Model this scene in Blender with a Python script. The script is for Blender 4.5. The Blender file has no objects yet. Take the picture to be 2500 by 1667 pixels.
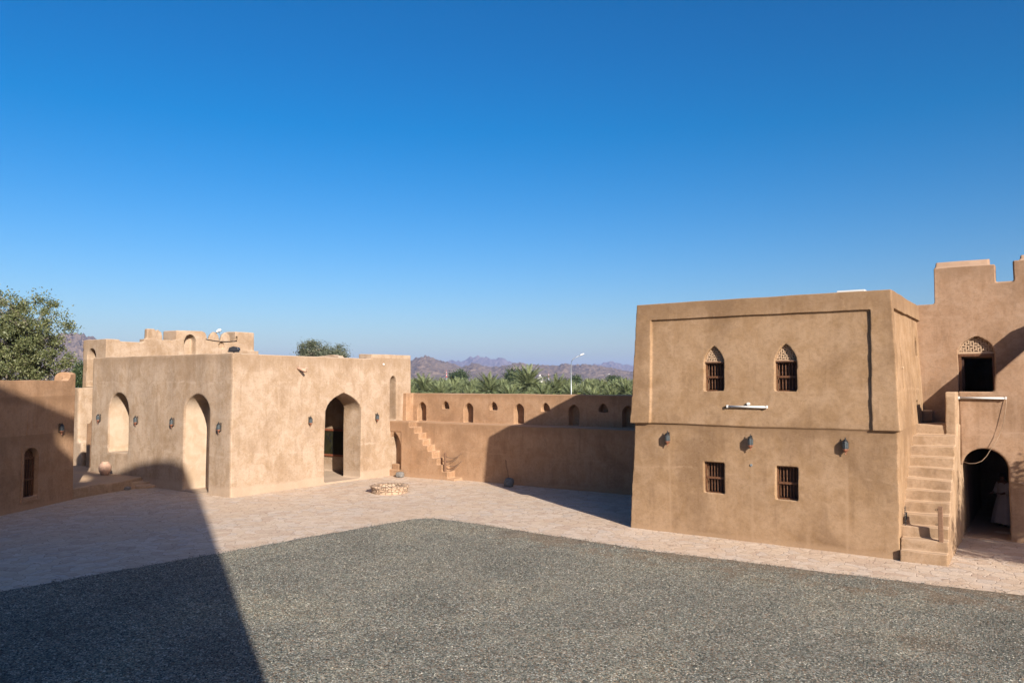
import bpy, bmesh, math, random
import numpy as np
from mathutils import Vector, Matrix, noise
R=math.radians
random.seed(7); rng=np.random.default_rng(7)
sc=bpy.context.scene; COL=sc.collection
# ------------------------------------------------------------------ camera
F=1900.;CX=1250.;CY=833.5;H=4.6;YAW=R(34.4);HZ=934.5
P=math.atan((HZ-CY)/F)
cd=bpy.data.cameras.new('camera'); cam=bpy.data.objects.new('camera',cd); COL.objects.link(cam)
cam.location=(0,0,H); cam.rotation_euler=(R(90)+P,0,YAW)
cd.sensor_width=36; cd.lens=F/2500*36; cd.clip_end=40000; cd.clip_start=.1
sc.camera=cam
def ray(px,py):
    a=(px-CX)/F;b=-(py-CY)/F
    y=math.cos(P)-b*math.sin(P); z=math.sin(P)+b*math.cos(P)
    return a*math.cos(YAW)-y*math.sin(YAW), a*math.sin(YAW)+y*math.cos(YAW), z
def atd(px,py,d):               # point at horizontal distance d along a bearing
    x,y,z=ray(px,py); t=d/math.hypot(x,y); return (x*t,y*t,H+z*t)
# ------------------------------------------------------------------ helpers
def tag(o,label=None,cat=None,group=None,kind=None):
    if label:o['label']=label
    if cat:o['category']=cat
    if group:o['group']=group
    if kind:o['kind']=kind
    return o
def thing(name,loc,label,cat,group=None,rz=0):
    o=bpy.data.objects.new(name,None); COL.objects.link(o); o.location=loc; o.rotation_euler=(0,0,rz)
    o.empty_display_size=.3
    return tag(o,label,cat,group)
def wloc(o):
    v=Vector((0,0,0))
    while o: v+=o.location; o=o.parent
    return v
class MB:
    def __init__(s): s.v=[];s.f=[]
    def add(s,vs,fs):
        n=len(s.v); s.v+= [tuple(v) for v in vs]; s.f+=[tuple(i+n for i in f) for f in fs]; return s
    def box(s,x0,x1,y0,y1,z0,z1):
        return s.fr((x0,x1,y0,y1),(x0,x1,y0,y1),z0,z1)
    def fr(s,a,b,z0,z1):
        vs=[(a[0],a[2],z0),(a[1],a[2],z0),(a[1],a[3],z0),(a[0],a[3],z0),(b[0],b[2],z1),(b[1],b[2],z1),(b[1],b[3],z1),(b[0],b[3],z1)]
        return s.add(vs,[(0,3,2,1),(4,5,6,7),(0,1,5,4),(1,2,6,5),(2,3,7,6),(3,0,4,7)])
    def prism(s,poly,a,b,ax='Y',M=None):
        n=len(poly); f={'Y':lambda p,t:(p[0],t,p[1]),'X':lambda p,t:(t,p[0],p[1]),'Z':lambda p,t:(p[0],p[1],t)}[ax]
        if M: f=M
        vs=[f(p,a) for p in poly]+[f(p,b) for p in poly]
        fs=[tuple(range(n)),tuple(range(2*n-1,n-1,-1))]+[(i,i+n,(i+1)%n+n,(i+1)%n) for i in range(n)]
        return s.add(vs,fs)
    def tube(s,pts,r,n=8,cap=True):
        pts=[Vector(p) for p in pts]; rs=r if isinstance(r,(list,tuple)) else [r]*len(pts)
        rings=[]; up=Vector((0,0,1))
        for i,p in enumerate(pts):
            d=(pts[min(i+1,len(pts)-1)]-pts[max(i-1,0)]).normalized()
            a=d.cross(up if abs(d.z)<.95 else Vector((1,0,0))).normalized(); b=d.cross(a)
            rings.append([p+rs[i]*(math.cos(k*2*math.pi/n)*a+math.sin(k*2*math.pi/n)*b) for k in range(n)])
        vs=[v for q in rings for v in q]; fs=[]
        for i in range(len(pts)-1):
            for k in range(n):
                fs.append((i*n+k,i*n+(k+1)%n,(i+1)*n+(k+1)%n,(i+1)*n+k))
        if cap: fs+= [tuple(range(n-1,-1,-1)),tuple((len(pts)-1)*n+k for k in range(n))]
        return s.add(vs,fs)
    def lathe(s,prof,c=(0,0,0),n=20,wob=0):
        vs=[];fs=[];m=len(prof)
        for k in range(n):
            a=k*2*math.pi/n; w=1+wob*math.sin(3*a)+wob*math.sin(5*a+1)
            for r,z in prof: vs.append((c[0]+r*w*math.cos(a),c[1]+r*w*math.sin(a),c[2]+z))
        for k in range(n):
            for i in range(m-1):
                q=(k+1)%n; fs.append((k*m+i,q*m+i,q*m+i+1,k*m+i+1))
        fs.append(tuple(k*m for k in range(n-1,-1,-1))); fs.append(tuple(k*m+m-1 for k in range(n)))
        return s.add(vs,fs)
    def mesh(s,name):
        me=bpy.data.meshes.new(name); me.from_pydata(s.v,[],s.f); me.validate(); 
        bm=bmesh.new(); bm.from_mesh(me); bmesh.ops.recalc_face_normals(bm,faces=bm.faces); bm.to_mesh(me); bm.free()
        return me
    def build(s,name,mat,parent=None,smooth=False,local=False,bevel=0):
        me=s.mesh(name); o=bpy.data.objects.new(name,me); COL.objects.link(o)
        if bevel:
            md=o.modifiers.new('b','BEVEL'); md.width=bevel; md.segments=2; md.limit_method='ANGLE'; md.angle_limit=R(35)
            apply(o); me=o.data
        if mat: me.materials.append(mat)
        if smooth: me.polygons.foreach_set('use_smooth',[True]*len(me.polygons))
        if parent:
            o.parent=parent
            if not local:
                me.transform(Matrix.Translation(-wloc(parent)))
        return o
def apply(o):
    dg=bpy.context.evaluated_depsgraph_get(); dg.update()
    me=bpy.data.meshes.new_from_object(o.evaluated_get(dg)); old=o.data; o.modifiers.clear(); o.data=me; me.name=old.name
    bpy.data.meshes.remove(old)
def adobe(name,add,cuts,mat,parent=None,vox=.04,wob=.011,wsc=.8,blur=0,seed=0):
    """rounded, slightly wavy rendered-earth mass: solids minus cutters, remeshed"""
    me=add.mesh(name); o=bpy.data.objects.new(name,me); COL.objects.link(o)
    tmp=[]
    for c in cuts:
        cm=c.mesh('cut'); co=bpy.data.objects.new('cut',cm); COL.objects.link(co); tmp.append(co)
        m=o.modifiers.new('c','BOOLEAN'); m.operation='DIFFERENCE'; m.solver='EXACT'; m.object=co; m.use_self=True
    m=o.modifiers.new('r','REMESH'); m.mode='VOXEL'; m.voxel_size=vox; m.use_smooth_shade=True
    if blur:
        m=o.modifiers.new('s','SMOOTH'); m.factor=.5; m.iterations=blur
    apply(o)
    for t in tmp:
        d=t.data; bpy.data.objects.remove(t); bpy.data.meshes.remove(d)
    me=o.data; n=len(me.vertices)
    co=np.empty(n*3,np.float32); me.vertices.foreach_get('co',co); co=co.reshape(-1,3)
    # gentle hand-trowelled waviness (smooth sum of sines)
    off=np.zeros_like(co)
    g=np.random.default_rng(seed+3)
    for k in range(14):
        w=g.normal(size=3); w/=np.linalg.norm(w); f=wsc*(.6+3.2*g.random()); d=g.normal(size=3)*wob/(1+f*.45)
        off+=np.sin(co@w*f*2+g.random()*6.28)[:,None]*d[None,:].astype(np.float32)*.5
    co+=off; me.vertices.foreach_set('co',co.ravel()); me.update()
    me.polygons.foreach_set('use_smooth',[True]*len(me.polygons))
    me.materials.clear(); me.materials.append(mat)
    if parent: o.parent=parent; me.transform(Matrix.Translation(-wloc(parent)))
    return o
def arch(c,w,z0,zs,zt,kind='p',n=9):
    h=zt-zs; p=[(c-w/2,z0),(c+w/2,z0)]
    R_=[]
    for i in range(n+1):
        t=i/n
        if kind=='p':
            x=(1-t)**2*(w/2)+2*t*(1-t)*(w/2*.92)+0; z=zs+2*t*(1-t)*h*.62+t*t*h
        else:
            x=w/2*math.cos(t*math.pi/2); z=zs+h*math.sin(t*math.pi/2)
        R_.append((x,z))
    p+=[(c+x,z) for x,z in R_]
    p+=[(c-x,z) for x,z in R_[-2::-1]]
    return p
# ------------------------------------------------------------------ materials
def newmat(name):
    m=bpy.data.materials.new(name); m.use_nodes=True; nt=m.node_tree; b=nt.nodes['Principled BSDF']
    b.inputs['Roughness'].default_value=.9; b.inputs['Specular IOR Level'].default_value=.2
    return m,nt,b
def N(nt,t,**k):
    n=nt.nodes.new(t)
    for a,v in k.items():
        if a.startswith('i_'):
            key=a[2:]; key=int(key) if key.isdigit() else key.replace('_',' ')
            n.inputs[key].default_value=v
        else: setattr(n,a,v)
    return n
def L(nt,a,b): nt.links.new(a,b)
def ramp(nt,fac,stops):
    r=nt.nodes.new('ShaderNodeValToRGB'); e=r.color_ramp.elements
    while len(e)<len(stops): e.new(.5)
    for el,(p,c) in zip(e,stops): el.position=p; el.color=(*c,1) if len(c)==3 else c
    L(nt,fac,r.inputs[0]); return r.outputs[0]
def mix(nt,f,a,b,mode='MIX'):
    m=nt.nodes.new('ShaderNodeMix'); m.data_type='RGBA'; m.blend_type=mode
    if isinstance(f,(int,float)): m.inputs[0].default_value=f
    else: L(nt,f,m.inputs[0])
    for i,x in ((6,a),(7,b)):
        if isinstance(x,tuple): m.inputs[i].default_value=(*x,1)
        else: L(nt,x,m.inputs[i])
    return m.outputs[2]
def math_(nt,op,a,b=None,c=None,clamp=False):
    m=nt.nodes.new('ShaderNodeMath'); m.operation=op; m.use_clamp=clamp
    for i,x in enumerate((a,b,c)):
        if x is None: continue
        if isinstance(x,(int,float)): m.inputs[i].default_value=x
        else: L(nt,x,m.inputs[i])
    return m.outputs[0]
def mapr(nt,v,a,b,c=0,d=1):
    m=nt.nodes.new('ShaderNodeMapRange'); m.interpolation_type='SMOOTHSTEP'
    L(nt,v,m.inputs[0])
    for i,x in zip((1,2,3,4),(a,b,c,d)): m.inputs[i].default_value=x
    return m.outputs[0]
def pos(nt,scale=(1,1,1),off=(0,0,0)):
    g=nt.nodes.new('ShaderNodeNewGeometry'); m=nt.nodes.new('ShaderNodeMapping')
    m.inputs['Scale'].default_value=scale; m.inputs['Location'].default_value=off
    L(nt,g.outputs['Position'],m.inputs[0]); return m.outputs[0],g.outputs['Position']
def nz(nt,vec,scale,detail=4,rough=.55,dist=0):
    n=N(nt,'ShaderNodeTexNoise'); n.inputs['Scale'].default_value=scale; n.inputs['Detail'].default_value=detail
    n.inputs['Roughness'].default_value=rough; n.inputs['Distortion'].default_value=dist
    L(nt,vec,n.inputs['Vector']); return n.outputs['Fac']
def bump(nt,b,h,s,d):
    n=N(nt,'ShaderNodeBump'); n.inputs['Strength'].default_value=s; n.inputs['Distance'].default_value=d
    L(nt,h,n.inputs['Height']); L(nt,n.outputs[0],b.inputs['Normal']); return n
def plaster(name,base,pale,dark,seams=(),streaks=(),axis=0,foot=0,off=0,palew=.5,lit_reveal=None,tops=()):
    m,nt,b=newmat(name)
    v,p=pos(nt,off=(off,off*.7,off*.3)); vs,_=pos(nt,(1.6,1.6,.22),(off,0,off))
    big=nz(nt,v,.55,5,.6,.4); med=nz(nt,v,1.9,6,.65,.6); fine=nz(nt,v,11,6,.7); stre=nz(nt,vs,2.3,5,.6); grain=nz(nt,v,60,2,.6)
    col=mix(nt,mapr(nt,med,.3,.72),base,pale)
    col=mix(nt,math_(nt,'MULTIPLY',mapr(nt,big,.5,.7),palew),col,pale)
    col=mix(nt,math_(nt,'MULTIPLY',mapr(nt,big,.52,.34),.6),col,dark)
    col=mix(nt,math_(nt,'MULTIPLY',mapr(nt,stre,.52,.72),.45),col,dark)
    col=mix(nt,math_(nt,'MULTIPLY',mapr(nt,stre,.46,.3),.4),col,pale)
    sp=mix(nt,.38,col,ramp(nt,fine,[(.25,(.45,.42,.4)),(.5,(1,1,1)),(.8,(1.25,1.25,1.25))]),'MULTIPLY')
    sp=mix(nt,.16,sp,ramp(nt,grain,[(.3,(.5,.5,.5)),(.7,(1.4,1.4,1.4))]),'MULTIPLY')
    # small pits / hand marks
    vo=N(nt,'ShaderNodeTexVoronoi'); vo.inputs['Scale'].default_value=2.6; L(nt,v,vo.inputs['Vector'])
    pit=math_(nt,'MULTIPLY',mapr(nt,vo.outputs['Distance'],.09,.03),mapr(nt,med,.5,.62))
    sp=mix(nt,math_(nt,'MULTIPLY',pit,.45),sp,dark)
    # meandering hairline cracks filled with paler render
    vc=N(nt,'ShaderNodeTexVoronoi'); vc.feature='DISTANCE_TO_EDGE'; vc.inputs['Scale'].default_value=.42
    dv=N(nt,'ShaderNodeVectorMath'); dv.operation='ADD'; 
    ns=N(nt,'ShaderNodeTexNoise'); ns.inputs['Scale'].default_value=1.6; ns.inputs['Detail'].default_value=5; L(nt,v,ns.inputs['Vector'])
    L(nt,v,dv.inputs[0]); L(nt,ns.outputs['Color'],dv.inputs[1]); L(nt,dv.outputs[0],vc.inputs['Vector'])
    cr=math_(nt,'MULTIPLY',mapr(nt,vc.outputs['Distance'],.012,.003),mapr(nt,big,.47,.58))
    sp=mix(nt,math_(nt,'MULTIPLY',cr,.5),sp,pale)
    sx=N(nt,'ShaderNodeSeparateXYZ'); L(nt,p,sx.inputs[0])
    for z0,w in seams:
        d=math_(nt,'ABSOLUTE',math_(nt,'SUBTRACT',math_(nt,'ADD',sx.outputs[2],math_(nt,'MULTIPLY',big,.5)),z0+.25))
        d=math_(nt,'MULTIPLY',mapr(nt,d,w,0),mapr(nt,med,.42,.6))
        sp=mix(nt,math_(nt,'MULTIPLY',d,.8),sp,pale)
    vr,_=pos(nt,(5.5,5.5,.35),(off,off,0)); rn=nz(nt,vr,1.6,4,.6)
    for zt,ln in tops:      # rain runs below copings
        d=math_(nt,'ADD',sx.outputs[2],math_(nt,'MULTIPLY',rn,ln))
        d=math_(nt,'MULTIPLY',mapr(nt,d,zt-.25*ln,zt+.35*ln),mapr(nt,sx.outputs[2],zt+.03,zt+.005))
        sp=mix(nt,math_(nt,'MULTIPLY',d,.5),sp,dark)
    tv,_=pos(nt,(1,1,2.6),(off,0,off)); tr=nz(nt,tv,4.5,3,.5,2.2)      # trowel sweeps
    sp=mix(nt,math_(nt,'MULTIPLY',mapr(nt,tr,.56,.66),.22),sp,pale)
    sp=mix(nt,math_(nt,'MULTIPLY',mapr(nt,tr,.44,.34),.22),sp,dark)
    for x0,zt in streaks:
        d=math_(nt,'ABSOLUTE',math_(nt,'SUBTRACT',math_(nt,'ADD',sx.outputs[axis],math_(nt,'MULTIPLY',med,.06)),x0+.03))
        d=math_(nt,'MULTIPLY',mapr(nt,d,.07,.0),mapr(nt,sx.outputs[2],zt,zt-.4))
        sp=mix(nt,math_(nt,'MULTIPLY',d,.6),sp,pale)
    if foot:
        d=math_(nt,'ADD',sx.outputs[2],math_(nt,'MULTIPLY',med,.35))
        sp=mix(nt,math_(nt,'MULTIPLY',mapr(nt,d,foot+.25,foot+.1),.6),sp,pale)
    gn=N(nt,'ShaderNodeNewGeometry'); gs=N(nt,'ShaderNodeSeparateXYZ'); L(nt,gn.outputs['Normal'],gs.inputs[0])   # level tops painted paler: dust plus sunlit brightness of treads and copings
    sp=mix(nt,math_(nt,'MULTIPLY',mapr(nt,gs.outputs[2],.55,.85),.7),sp,tuple(min(1,c*1.35) for c in pale))
    if lit_reveal:      # sunlight on the front recess reveals painted in as paler cream
        k=math_(nt,'MULTIPLY',mapr(nt,sx.outputs[1],lit_reveal[0],lit_reveal[0]+.03),mapr(nt,sx.outputs[0],lit_reveal[1],lit_reveal[1]-.03))
        k=math_(nt,'MULTIPLY',k,mapr(nt,sx.outputs[1],lit_reveal[0]+1.4,lit_reveal[0]+1.3)); k=math_(nt,'MULTIPLY',k,mapr(nt,sx.outputs[0],-37.9,-37.8))
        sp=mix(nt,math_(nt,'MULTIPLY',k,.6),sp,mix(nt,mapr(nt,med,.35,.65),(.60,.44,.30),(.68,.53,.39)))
    L(nt,sp,b.inputs['Base Color'])
    h=math_(nt,'ADD',math_(nt,'MULTIPLY',fine,.6),math_(nt,'ADD',math_(nt,'MULTIPLY',med,1.6),math_(nt,'MULTIPLY',grain,.12)))
    bump(nt,b,h,.45,.014)
    return m
def plain(name,c,rough=.7,var=.25,scale=8,metal=0,spec=.3,bumps=0):
    m,nt,b=newmat(name); v,_=pos(nt); f=nz(nt,v,scale,4)
    col=mix(nt,var,c,ramp(nt,f,[(.25,tuple(x*.4 for x in c)),(.75,tuple(min(1,x*1.5) for x in c))]))
    L(nt,col,b.inputs['Base Color']); b.inputs['Roughness'].default_value=rough; b.inputs['Metallic'].default_value=metal
    b.inputs['Specular IOR Level'].default_value=spec
    if bumps: bump(nt,b,f,.6,bumps)
    return m
BASE=(.34,.208,.108); PALE=(.44,.29,.175); DARK=(.235,.14,.075)
m_rb=plaster('plaster_tan',BASE,PALE,DARK,seams=((4.38,.07),(1.95,.05)),streaks=((-9.74,2.6),(-7.16,2.6),(-4.56,2.6)),off=0,palew=.35,tops=((7.12,1.1),(3.32,.5)),foot=.1)
m_lb=plaster('plaster_pale',(.41,.28,.175),(.54,.405,.295),(.315,.205,.122),seams=((1.6,.08),(4.6,.06)),foot=.35,off=11,palew=.6,lit_reveal=(19.73,-27.9),tops=((5.82,1.0),))
m_bw=plaster('plaster_ochre',(.42,.24,.13),(.50,.31,.185),(.29,.165,.09),seams=((1.3,.05),),off=23,palew=.3,tops=((4.08,.5),(2.68,.9)),foot=.15)
m_tw=plaster('plaster_brown',(.38,.228,.133),(.47,.31,.205),(.26,.155,.088),seams=((6.7,.07),(3.1,.05)),off=37,palew=.35,tops=((8.35,1.0),))
m_st=plaster('plaster_steps',(.38,.245,.14),(.52,.36,.235),(.25,.155,.09),off=51,palew=.5)
m_in=plain('interior_render',(.36,.23,.15),.95,.2,3)
m_fret=plain('carved_gypsum',(.58,.40,.26),.9,.2,20)
m_wood=plain('old_wood',(.16,.07,.032),.6,.5,14)
m_woodd=plain('dark_wood',(.07,.032,.018),.6,.4,14)
m_post=plain('weathered_wood',(.24,.13,.075),.8,.5,20)
m_glass=plain('lantern_glass',(.09,.11,.12),.25,.3,30,.1,.6)
m_metal=plain('aged_metal',(.07,.07,.07),.45,.4,30,.7)
m_copper=plain('copper_trim',(.45,.20,.12),.45,.3,30,.6)
m_white=plain('white_enamel',(.78,.77,.74),.35,.06,10)
m_galv=plain('galvanised_steel',(.42,.45,.46),.4,.2,3,.5)
m_black=plain('black_plastic',(.02,.02,.025),.4,.2,10)
m_clay=plain('fired_clay',(.60,.38,.27),.8,.4,7,bumps=.01)
m_rope=plain('rope',(.17,.10,.065),.9,.4,40)
m_rock=plain('grey_rock',(.24,.22,.20),.9,.6,9,bumps=.03)
m_slate=plain('slate_stone',(.13,.14,.15),.8,.6,7,bumps=.03)
m_cable=plain('cable_sheath',(.42,.30,.20),.7,.1,5)
# well stone
m_well,nt,b=newmat('well_stone'); v,_=pos(nt); vo=N(nt,'ShaderNodeTexVoronoi'); vo.feature='DISTANCE_TO_EDGE'; vo.inputs['Scale'].default_value=5.5
mp,_=pos(nt,(1,1,1.5)); L(nt,mp,vo.inputs['Vector']); vc=N(nt,'ShaderNodeTexVoronoi'); vc.inputs['Scale'].default_value=5.5; L(nt,mp,vc.inputs['Vector'])
c=mix(nt,mapr(nt,vo.outputs['Distance'],0,.07),(.48,.31,.2),ramp(nt,vc.outputs['Color'],[(.2,(.54,.37,.25)),(.8,(.62,.45,.32))]))
L(nt,c,b.inputs['Base Color']); bump(nt,b,mapr(nt,vo.outputs['Distance'],0,.12),1,.04)
# paving
m_pave,nt,b=newmat('flagstone_paving')
v,p=pos(nt); ns=N(nt,'ShaderNodeTexNoise'); ns.inputs['Scale'].default_value=1.7; ns.inputs['Detail'].default_value=4; L(nt,v,ns.inputs['Vector'])
sc_=N(nt,'ShaderNodeVectorMath'); sc_.operation='MULTIPLY_ADD'; L(nt,ns.outputs['Color'],sc_.inputs[0]); sc_.inputs[1].default_value=(.5,.5,.5); L(nt,v,sc_.inputs[2])
ve=N(nt,'ShaderNodeTexVoronoi'); ve.feature='DISTANCE_TO_EDGE'; ve.inputs['Scale'].default_value=3.1; L(nt,sc_.outputs[0],ve.inputs['Vector'])
vf=N(nt,'ShaderNodeTexVoronoi'); vf.inputs['Scale'].default_value=3.1; L(nt,sc_.outputs[0],vf.inputs['Vector'])
sx=N(nt,'ShaderNodeSeparateColor'); L(nt,vf.outputs['Color'],sx.inputs[0])
col=ramp(nt,sx.outputs[0],[(.0,(.74,.55,.41)),(.35,(.84,.65,.48)),(.7,(.90,.72,.56)),(1,(.78,.64,.52))])
f1=nz(nt,v,5,6,.7,.5); f2=nz(nt,v,.35,4,.6); f3=nz(nt,v,26,4,.7)
col=mix(nt,.42,col,ramp(nt,f1,[(.3,(.62,.55,.52)),(.55,(1,1,1)),(.75,(1.18,1.12,1.08))]),'MULTIPLY')
col=mix(nt,.3,col,ramp(nt,f3,[(.3,(.6,.6,.6)),(.7,(1.25,1.25,1.25))]),'MULTIPLY')
col=mix(nt,math_(nt,'MULTIPLY',mapr(nt,f2,.48,.62),.5),col,(.80,.58,.40))
grm=mapr(nt,f1,.42,.62)
gw=math_(nt,'MULTIPLY',mapr(nt,ve.outputs['Distance'],.045,.012),math_(nt,'ADD',math_(nt,'MULTIPLY',grm,.68),.05))
col=mix(nt,gw,col,(.27,.165,.11))
L(nt,col,b.inputs['Base Color'])
hh=math_(nt,'ADD',math_(nt,'MULTIPLY',mapr(nt,ve.outputs['Distance'],0,.06),.5),math_(nt,'ADD',math_(nt,'MULTIPLY',f1,1.1),math_(nt,'MULTIPLY',sx.outputs[1],.35)))
bump(nt,b,hh,.6,.018); b.inputs['Roughness'].default_value=.8
# gravel
m_grav,nt,b=newmat('grey_gravel')
v,p=pos(nt); cols=[]; 
va=N(nt,'ShaderNodeTexVoronoi'); va.inputs['Scale'].default_value=41; L(nt,v,va.inputs['Vector'])
sa=N(nt,'ShaderNodeSeparateColor'); L(nt,va.outputs['Color'],sa.inputs[0])
col=ramp(nt,sa.outputs[0],[(0,(.055,.055,.045)),(.3,(.19,.20,.165)),(.55,(.33,.34,.285)),(.78,(.46,.44,.35)),(.92,(.70,.66,.55)),(1,(1,.97,.85))])
col=mix(nt,mapr(nt,sa.outputs[1],.72,.8),col,mix(nt,.5,col,(.46,.27,.15)))
vb=N(nt,'ShaderNodeTexVoronoi'); vb.inputs['Scale'].default_value=13; L(nt,v,vb.inputs['Vector'])
sb=N(nt,'ShaderNodeSeparateColor'); L(nt,vb.outputs['Color'],sb.inputs[0])
col=mix(nt,.4,col,ramp(nt,sb.outputs[0],[(0,(.6,.6,.58)),(.5,(1,1,1)),(1,(1.45,1.42,1.35))]),'MULTIPLY')
g1=nz(nt,v,.33,5,.6,.5); g2=nz(nt,v,1.3,5,.65,.6); g3=nz(nt,v,5,3)
col=mix(nt,.9,col,ramp(nt,g1,[(.3,(.66,.67,.68)),(.5,(1,1,1)),(.7,(1.28,1.23,1.12))]),'MULTIPLY')
col=mix(nt,math_(nt,'MULTIPLY',mapr(nt,g2,.56,.7),.5),col,(.14,.115,.09))
sy=N(nt,'ShaderNodeSeparateXYZ'); L(nt,p,sy.inputs[0])
edge=math_(nt,'ADD',sy.outputs[1],math_(nt,'ADD',math_(nt,'MULTIPLY',math_(nt,'SUBTRACT',g2,.5),9),math_(nt,'MULTIPLY',math_(nt,'SUBTRACT',g1,.5),6)))
dirt=math_(nt,'MULTIPLY',mapr(nt,edge,18.9,20.0),mapr(nt,sy.outputs[0],-16.5,-12))
col=mix(nt,math_(nt,'MULTIPLY',dirt,.8),col,mix(nt,.4,(.30,.19,.115),col))
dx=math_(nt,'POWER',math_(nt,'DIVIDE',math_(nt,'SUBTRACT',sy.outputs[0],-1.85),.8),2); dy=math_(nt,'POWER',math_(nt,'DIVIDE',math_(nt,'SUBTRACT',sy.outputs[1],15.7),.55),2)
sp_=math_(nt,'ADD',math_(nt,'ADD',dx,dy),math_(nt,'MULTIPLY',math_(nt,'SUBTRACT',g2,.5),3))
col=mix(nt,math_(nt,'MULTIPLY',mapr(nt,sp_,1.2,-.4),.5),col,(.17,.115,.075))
L(nt,col,b.inputs['Base Color'])
bump(nt,b,math_(nt,'ADD',math_(nt,'MULTIPLY',va.outputs['Distance'],-1),math_(nt,'MULTIPLY',sa.outputs[2],.6)),1,.03)
# land + hills
m_land,nt,b=newmat('dry_earth'); v,_=pos(nt); f=nz(nt,v,.02,6); L(nt,mix(nt,f,(.22,.17,.11),(.12,.13,.06)),b.inputs['Base Color'])
def hillmat(name,a,c):
    m,nt,b=newmat(name); v,_=pos(nt); f=nz(nt,v,.012,8,.65,.6); g=nz(nt,v,.05,5,.6)
    col=mix(nt,f,a,c); col=mix(nt,.5,col,ramp(nt,g,[(.35,(.5,.5,.52)),(.65,(1.45,1.38,1.3))]),'MULTIPLY')
    L(nt,col,b.inputs['Base Color']); bump(nt,b,g,1,14); return m
m_hill=hillmat('hill_rock',(.16,.12,.095),(.28,.215,.16))
m_range=hillmat('far_rock',(.17,.14,.13),(.24,.19,.17))
def leafmat(name,cols,tr=.15):
    m,nt,b=newmat(name); g=N(nt,'ShaderNodeNewGeometry'); v,_=pos(nt)
    f=nz(nt,v,.8,3); k=math_(nt,'ADD',math_(nt,'MULTIPLY',g.outputs['Random Per Island'],.6),math_(nt,'MULTIPLY',f,.4))
    L(nt,ramp(nt,k,[(i/(len(cols)-1),c) for i,c in enumerate(cols)]),b.inputs['Base Color'])
    b.inputs['Roughness'].default_value=.55; b.inputs['Specular IOR Level'].default_value=.35
    return m
m_leaf=leafmat('olive_leaves',[(.045,.06,.02),(.09,.11,.04),(.16,.17,.065),(.25,.24,.12)])
m_leafg=leafmat('grey_green_leaves',[(.05,.065,.04),(.10,.12,.07),(.20,.19,.12)])
m_leafd=leafmat('dark_leaves',[(.025,.045,.018),(.05,.08,.028),(.09,.12,.04)])
m_palm=leafmat('palm_fronds',[(.06,.085,.038),(.14,.175,.075),(.24,.275,.125),(.35,.36,.20)])
m_bark=plain('pale_bark',(.50,.42,.33),.9,.5,6)
m_ptrunk=plain('palm_bark',(.18,.13,.085),.95,.5,6,bumps=.03)

# ------------------------------------------------------------------ world, sun
el=math.atan(.4027); SD=Vector((.855*math.cos(el),-.519*math.cos(el),math.sin(el))).normalized()
w=bpy.data.worlds.new('World'); sc.world=w; w.use_nodes=True; nt=w.node_tree
bg=nt.nodes['Background']; sky=nt.nodes.new('ShaderNodeTexSky'); sky.sky_type='NISHITA'; sky.sun_disc=False
sky.sun_elevation=el; sky.sun_rotation=math.atan2(SD.x,SD.y)
sky.air_density=1.0; sky.dust_density=2.1; sky.ozone_density=4.0; sky.altitude=300
gm=nt.nodes.new('ShaderNodeGamma'); gm.inputs[1].default_value=1.15
hs=nt.nodes.new('ShaderNodeHueSaturation'); hs.inputs['Saturation'].default_value=1.30; hs.inputs['Hue'].default_value=.502
nt.links.new(sky.outputs[0],gm.inputs[0]); nt.links.new(gm.outputs[0],hs.inputs['Color']); tn=nt.nodes.new('ShaderNodeVectorMath'); tn.operation='MULTIPLY'; tn.inputs[1].default_value=(1.26,1.05,1.01); nt.links.new(hs.outputs[0],tn.inputs[0]); ta=nt.nodes.new('ShaderNodeVectorMath'); ta.operation='SUBTRACT'; ta.inputs[1].default_value=(.16,0,0); nt.links.new(tn.outputs[0],ta.inputs[0]); tm=nt.nodes.new('ShaderNodeVectorMath'); tm.operation='MAXIMUM'; tm.inputs[1].default_value=(0,0,0); nt.links.new(ta.outputs[0],tm.inputs[0]); nt.links.new(tm.outputs[0],bg.inputs[0]); bg.inputs[1].default_value=.0503
sl=bpy.data.lights.new('sun','SUN'); sl.energy=5.0; sl.angle=R(.53); sl.color=(1,.93,.83)
so=bpy.data.objects.new('sun',sl); COL.objects.link(so); so.location=(30,-20,30)
so.rotation_euler=SD.to_track_quat('Z','Y').to_euler()
sc.view_settings.view_transform='Standard'; sc.view_settings.look='None'; sc.view_settings.exposure=1.12; sc.view_settings.gamma=1

# ------------------------------------------------------------------ ground
def sheet(name,pts,z,mat,th=0):
    mb=MB()
    if th: mb.prism(pts,z-th,z,'Z')
    else: mb.add([(x,y,z) for x,y in pts],[tuple(range(len(pts)))])
    o=mb.build(name,mat); o['kind']='structure'; return o
sheet('terrain',[(-7500,-7500),(7500,-7500),(7500,7500),(-7500,7500)],-1.0,m_land)
# courtyard paving: a gently uneven sheet on a solid bed
nx,ny=190,150; xs=np.linspace(-46,12,nx); ys=np.linspace(-6,36,ny)
mb=MB(); vs=[]
for y in ys:
    for x in xs:
        vs.append((x,y,.02*noise.noise(Vector((x*.35,y*.35,0)))+.008*noise.noise(Vector((x*1.7,y*1.7,3)))-.012))
fs=[(j*nx+i,j*nx+i+1,(j+1)*nx+i+1,(j+1)*nx+i) for j in range(ny-1) for i in range(nx-1)]
mb.add(vs,fs); o=mb.build('courtyard_paving',m_pave,smooth=True); o['kind']='structure'
sheet('courtyard_bed',[(-46,-6),(12,-6),(12,36),(-46,36)],-.06,m_land,.95)
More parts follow.
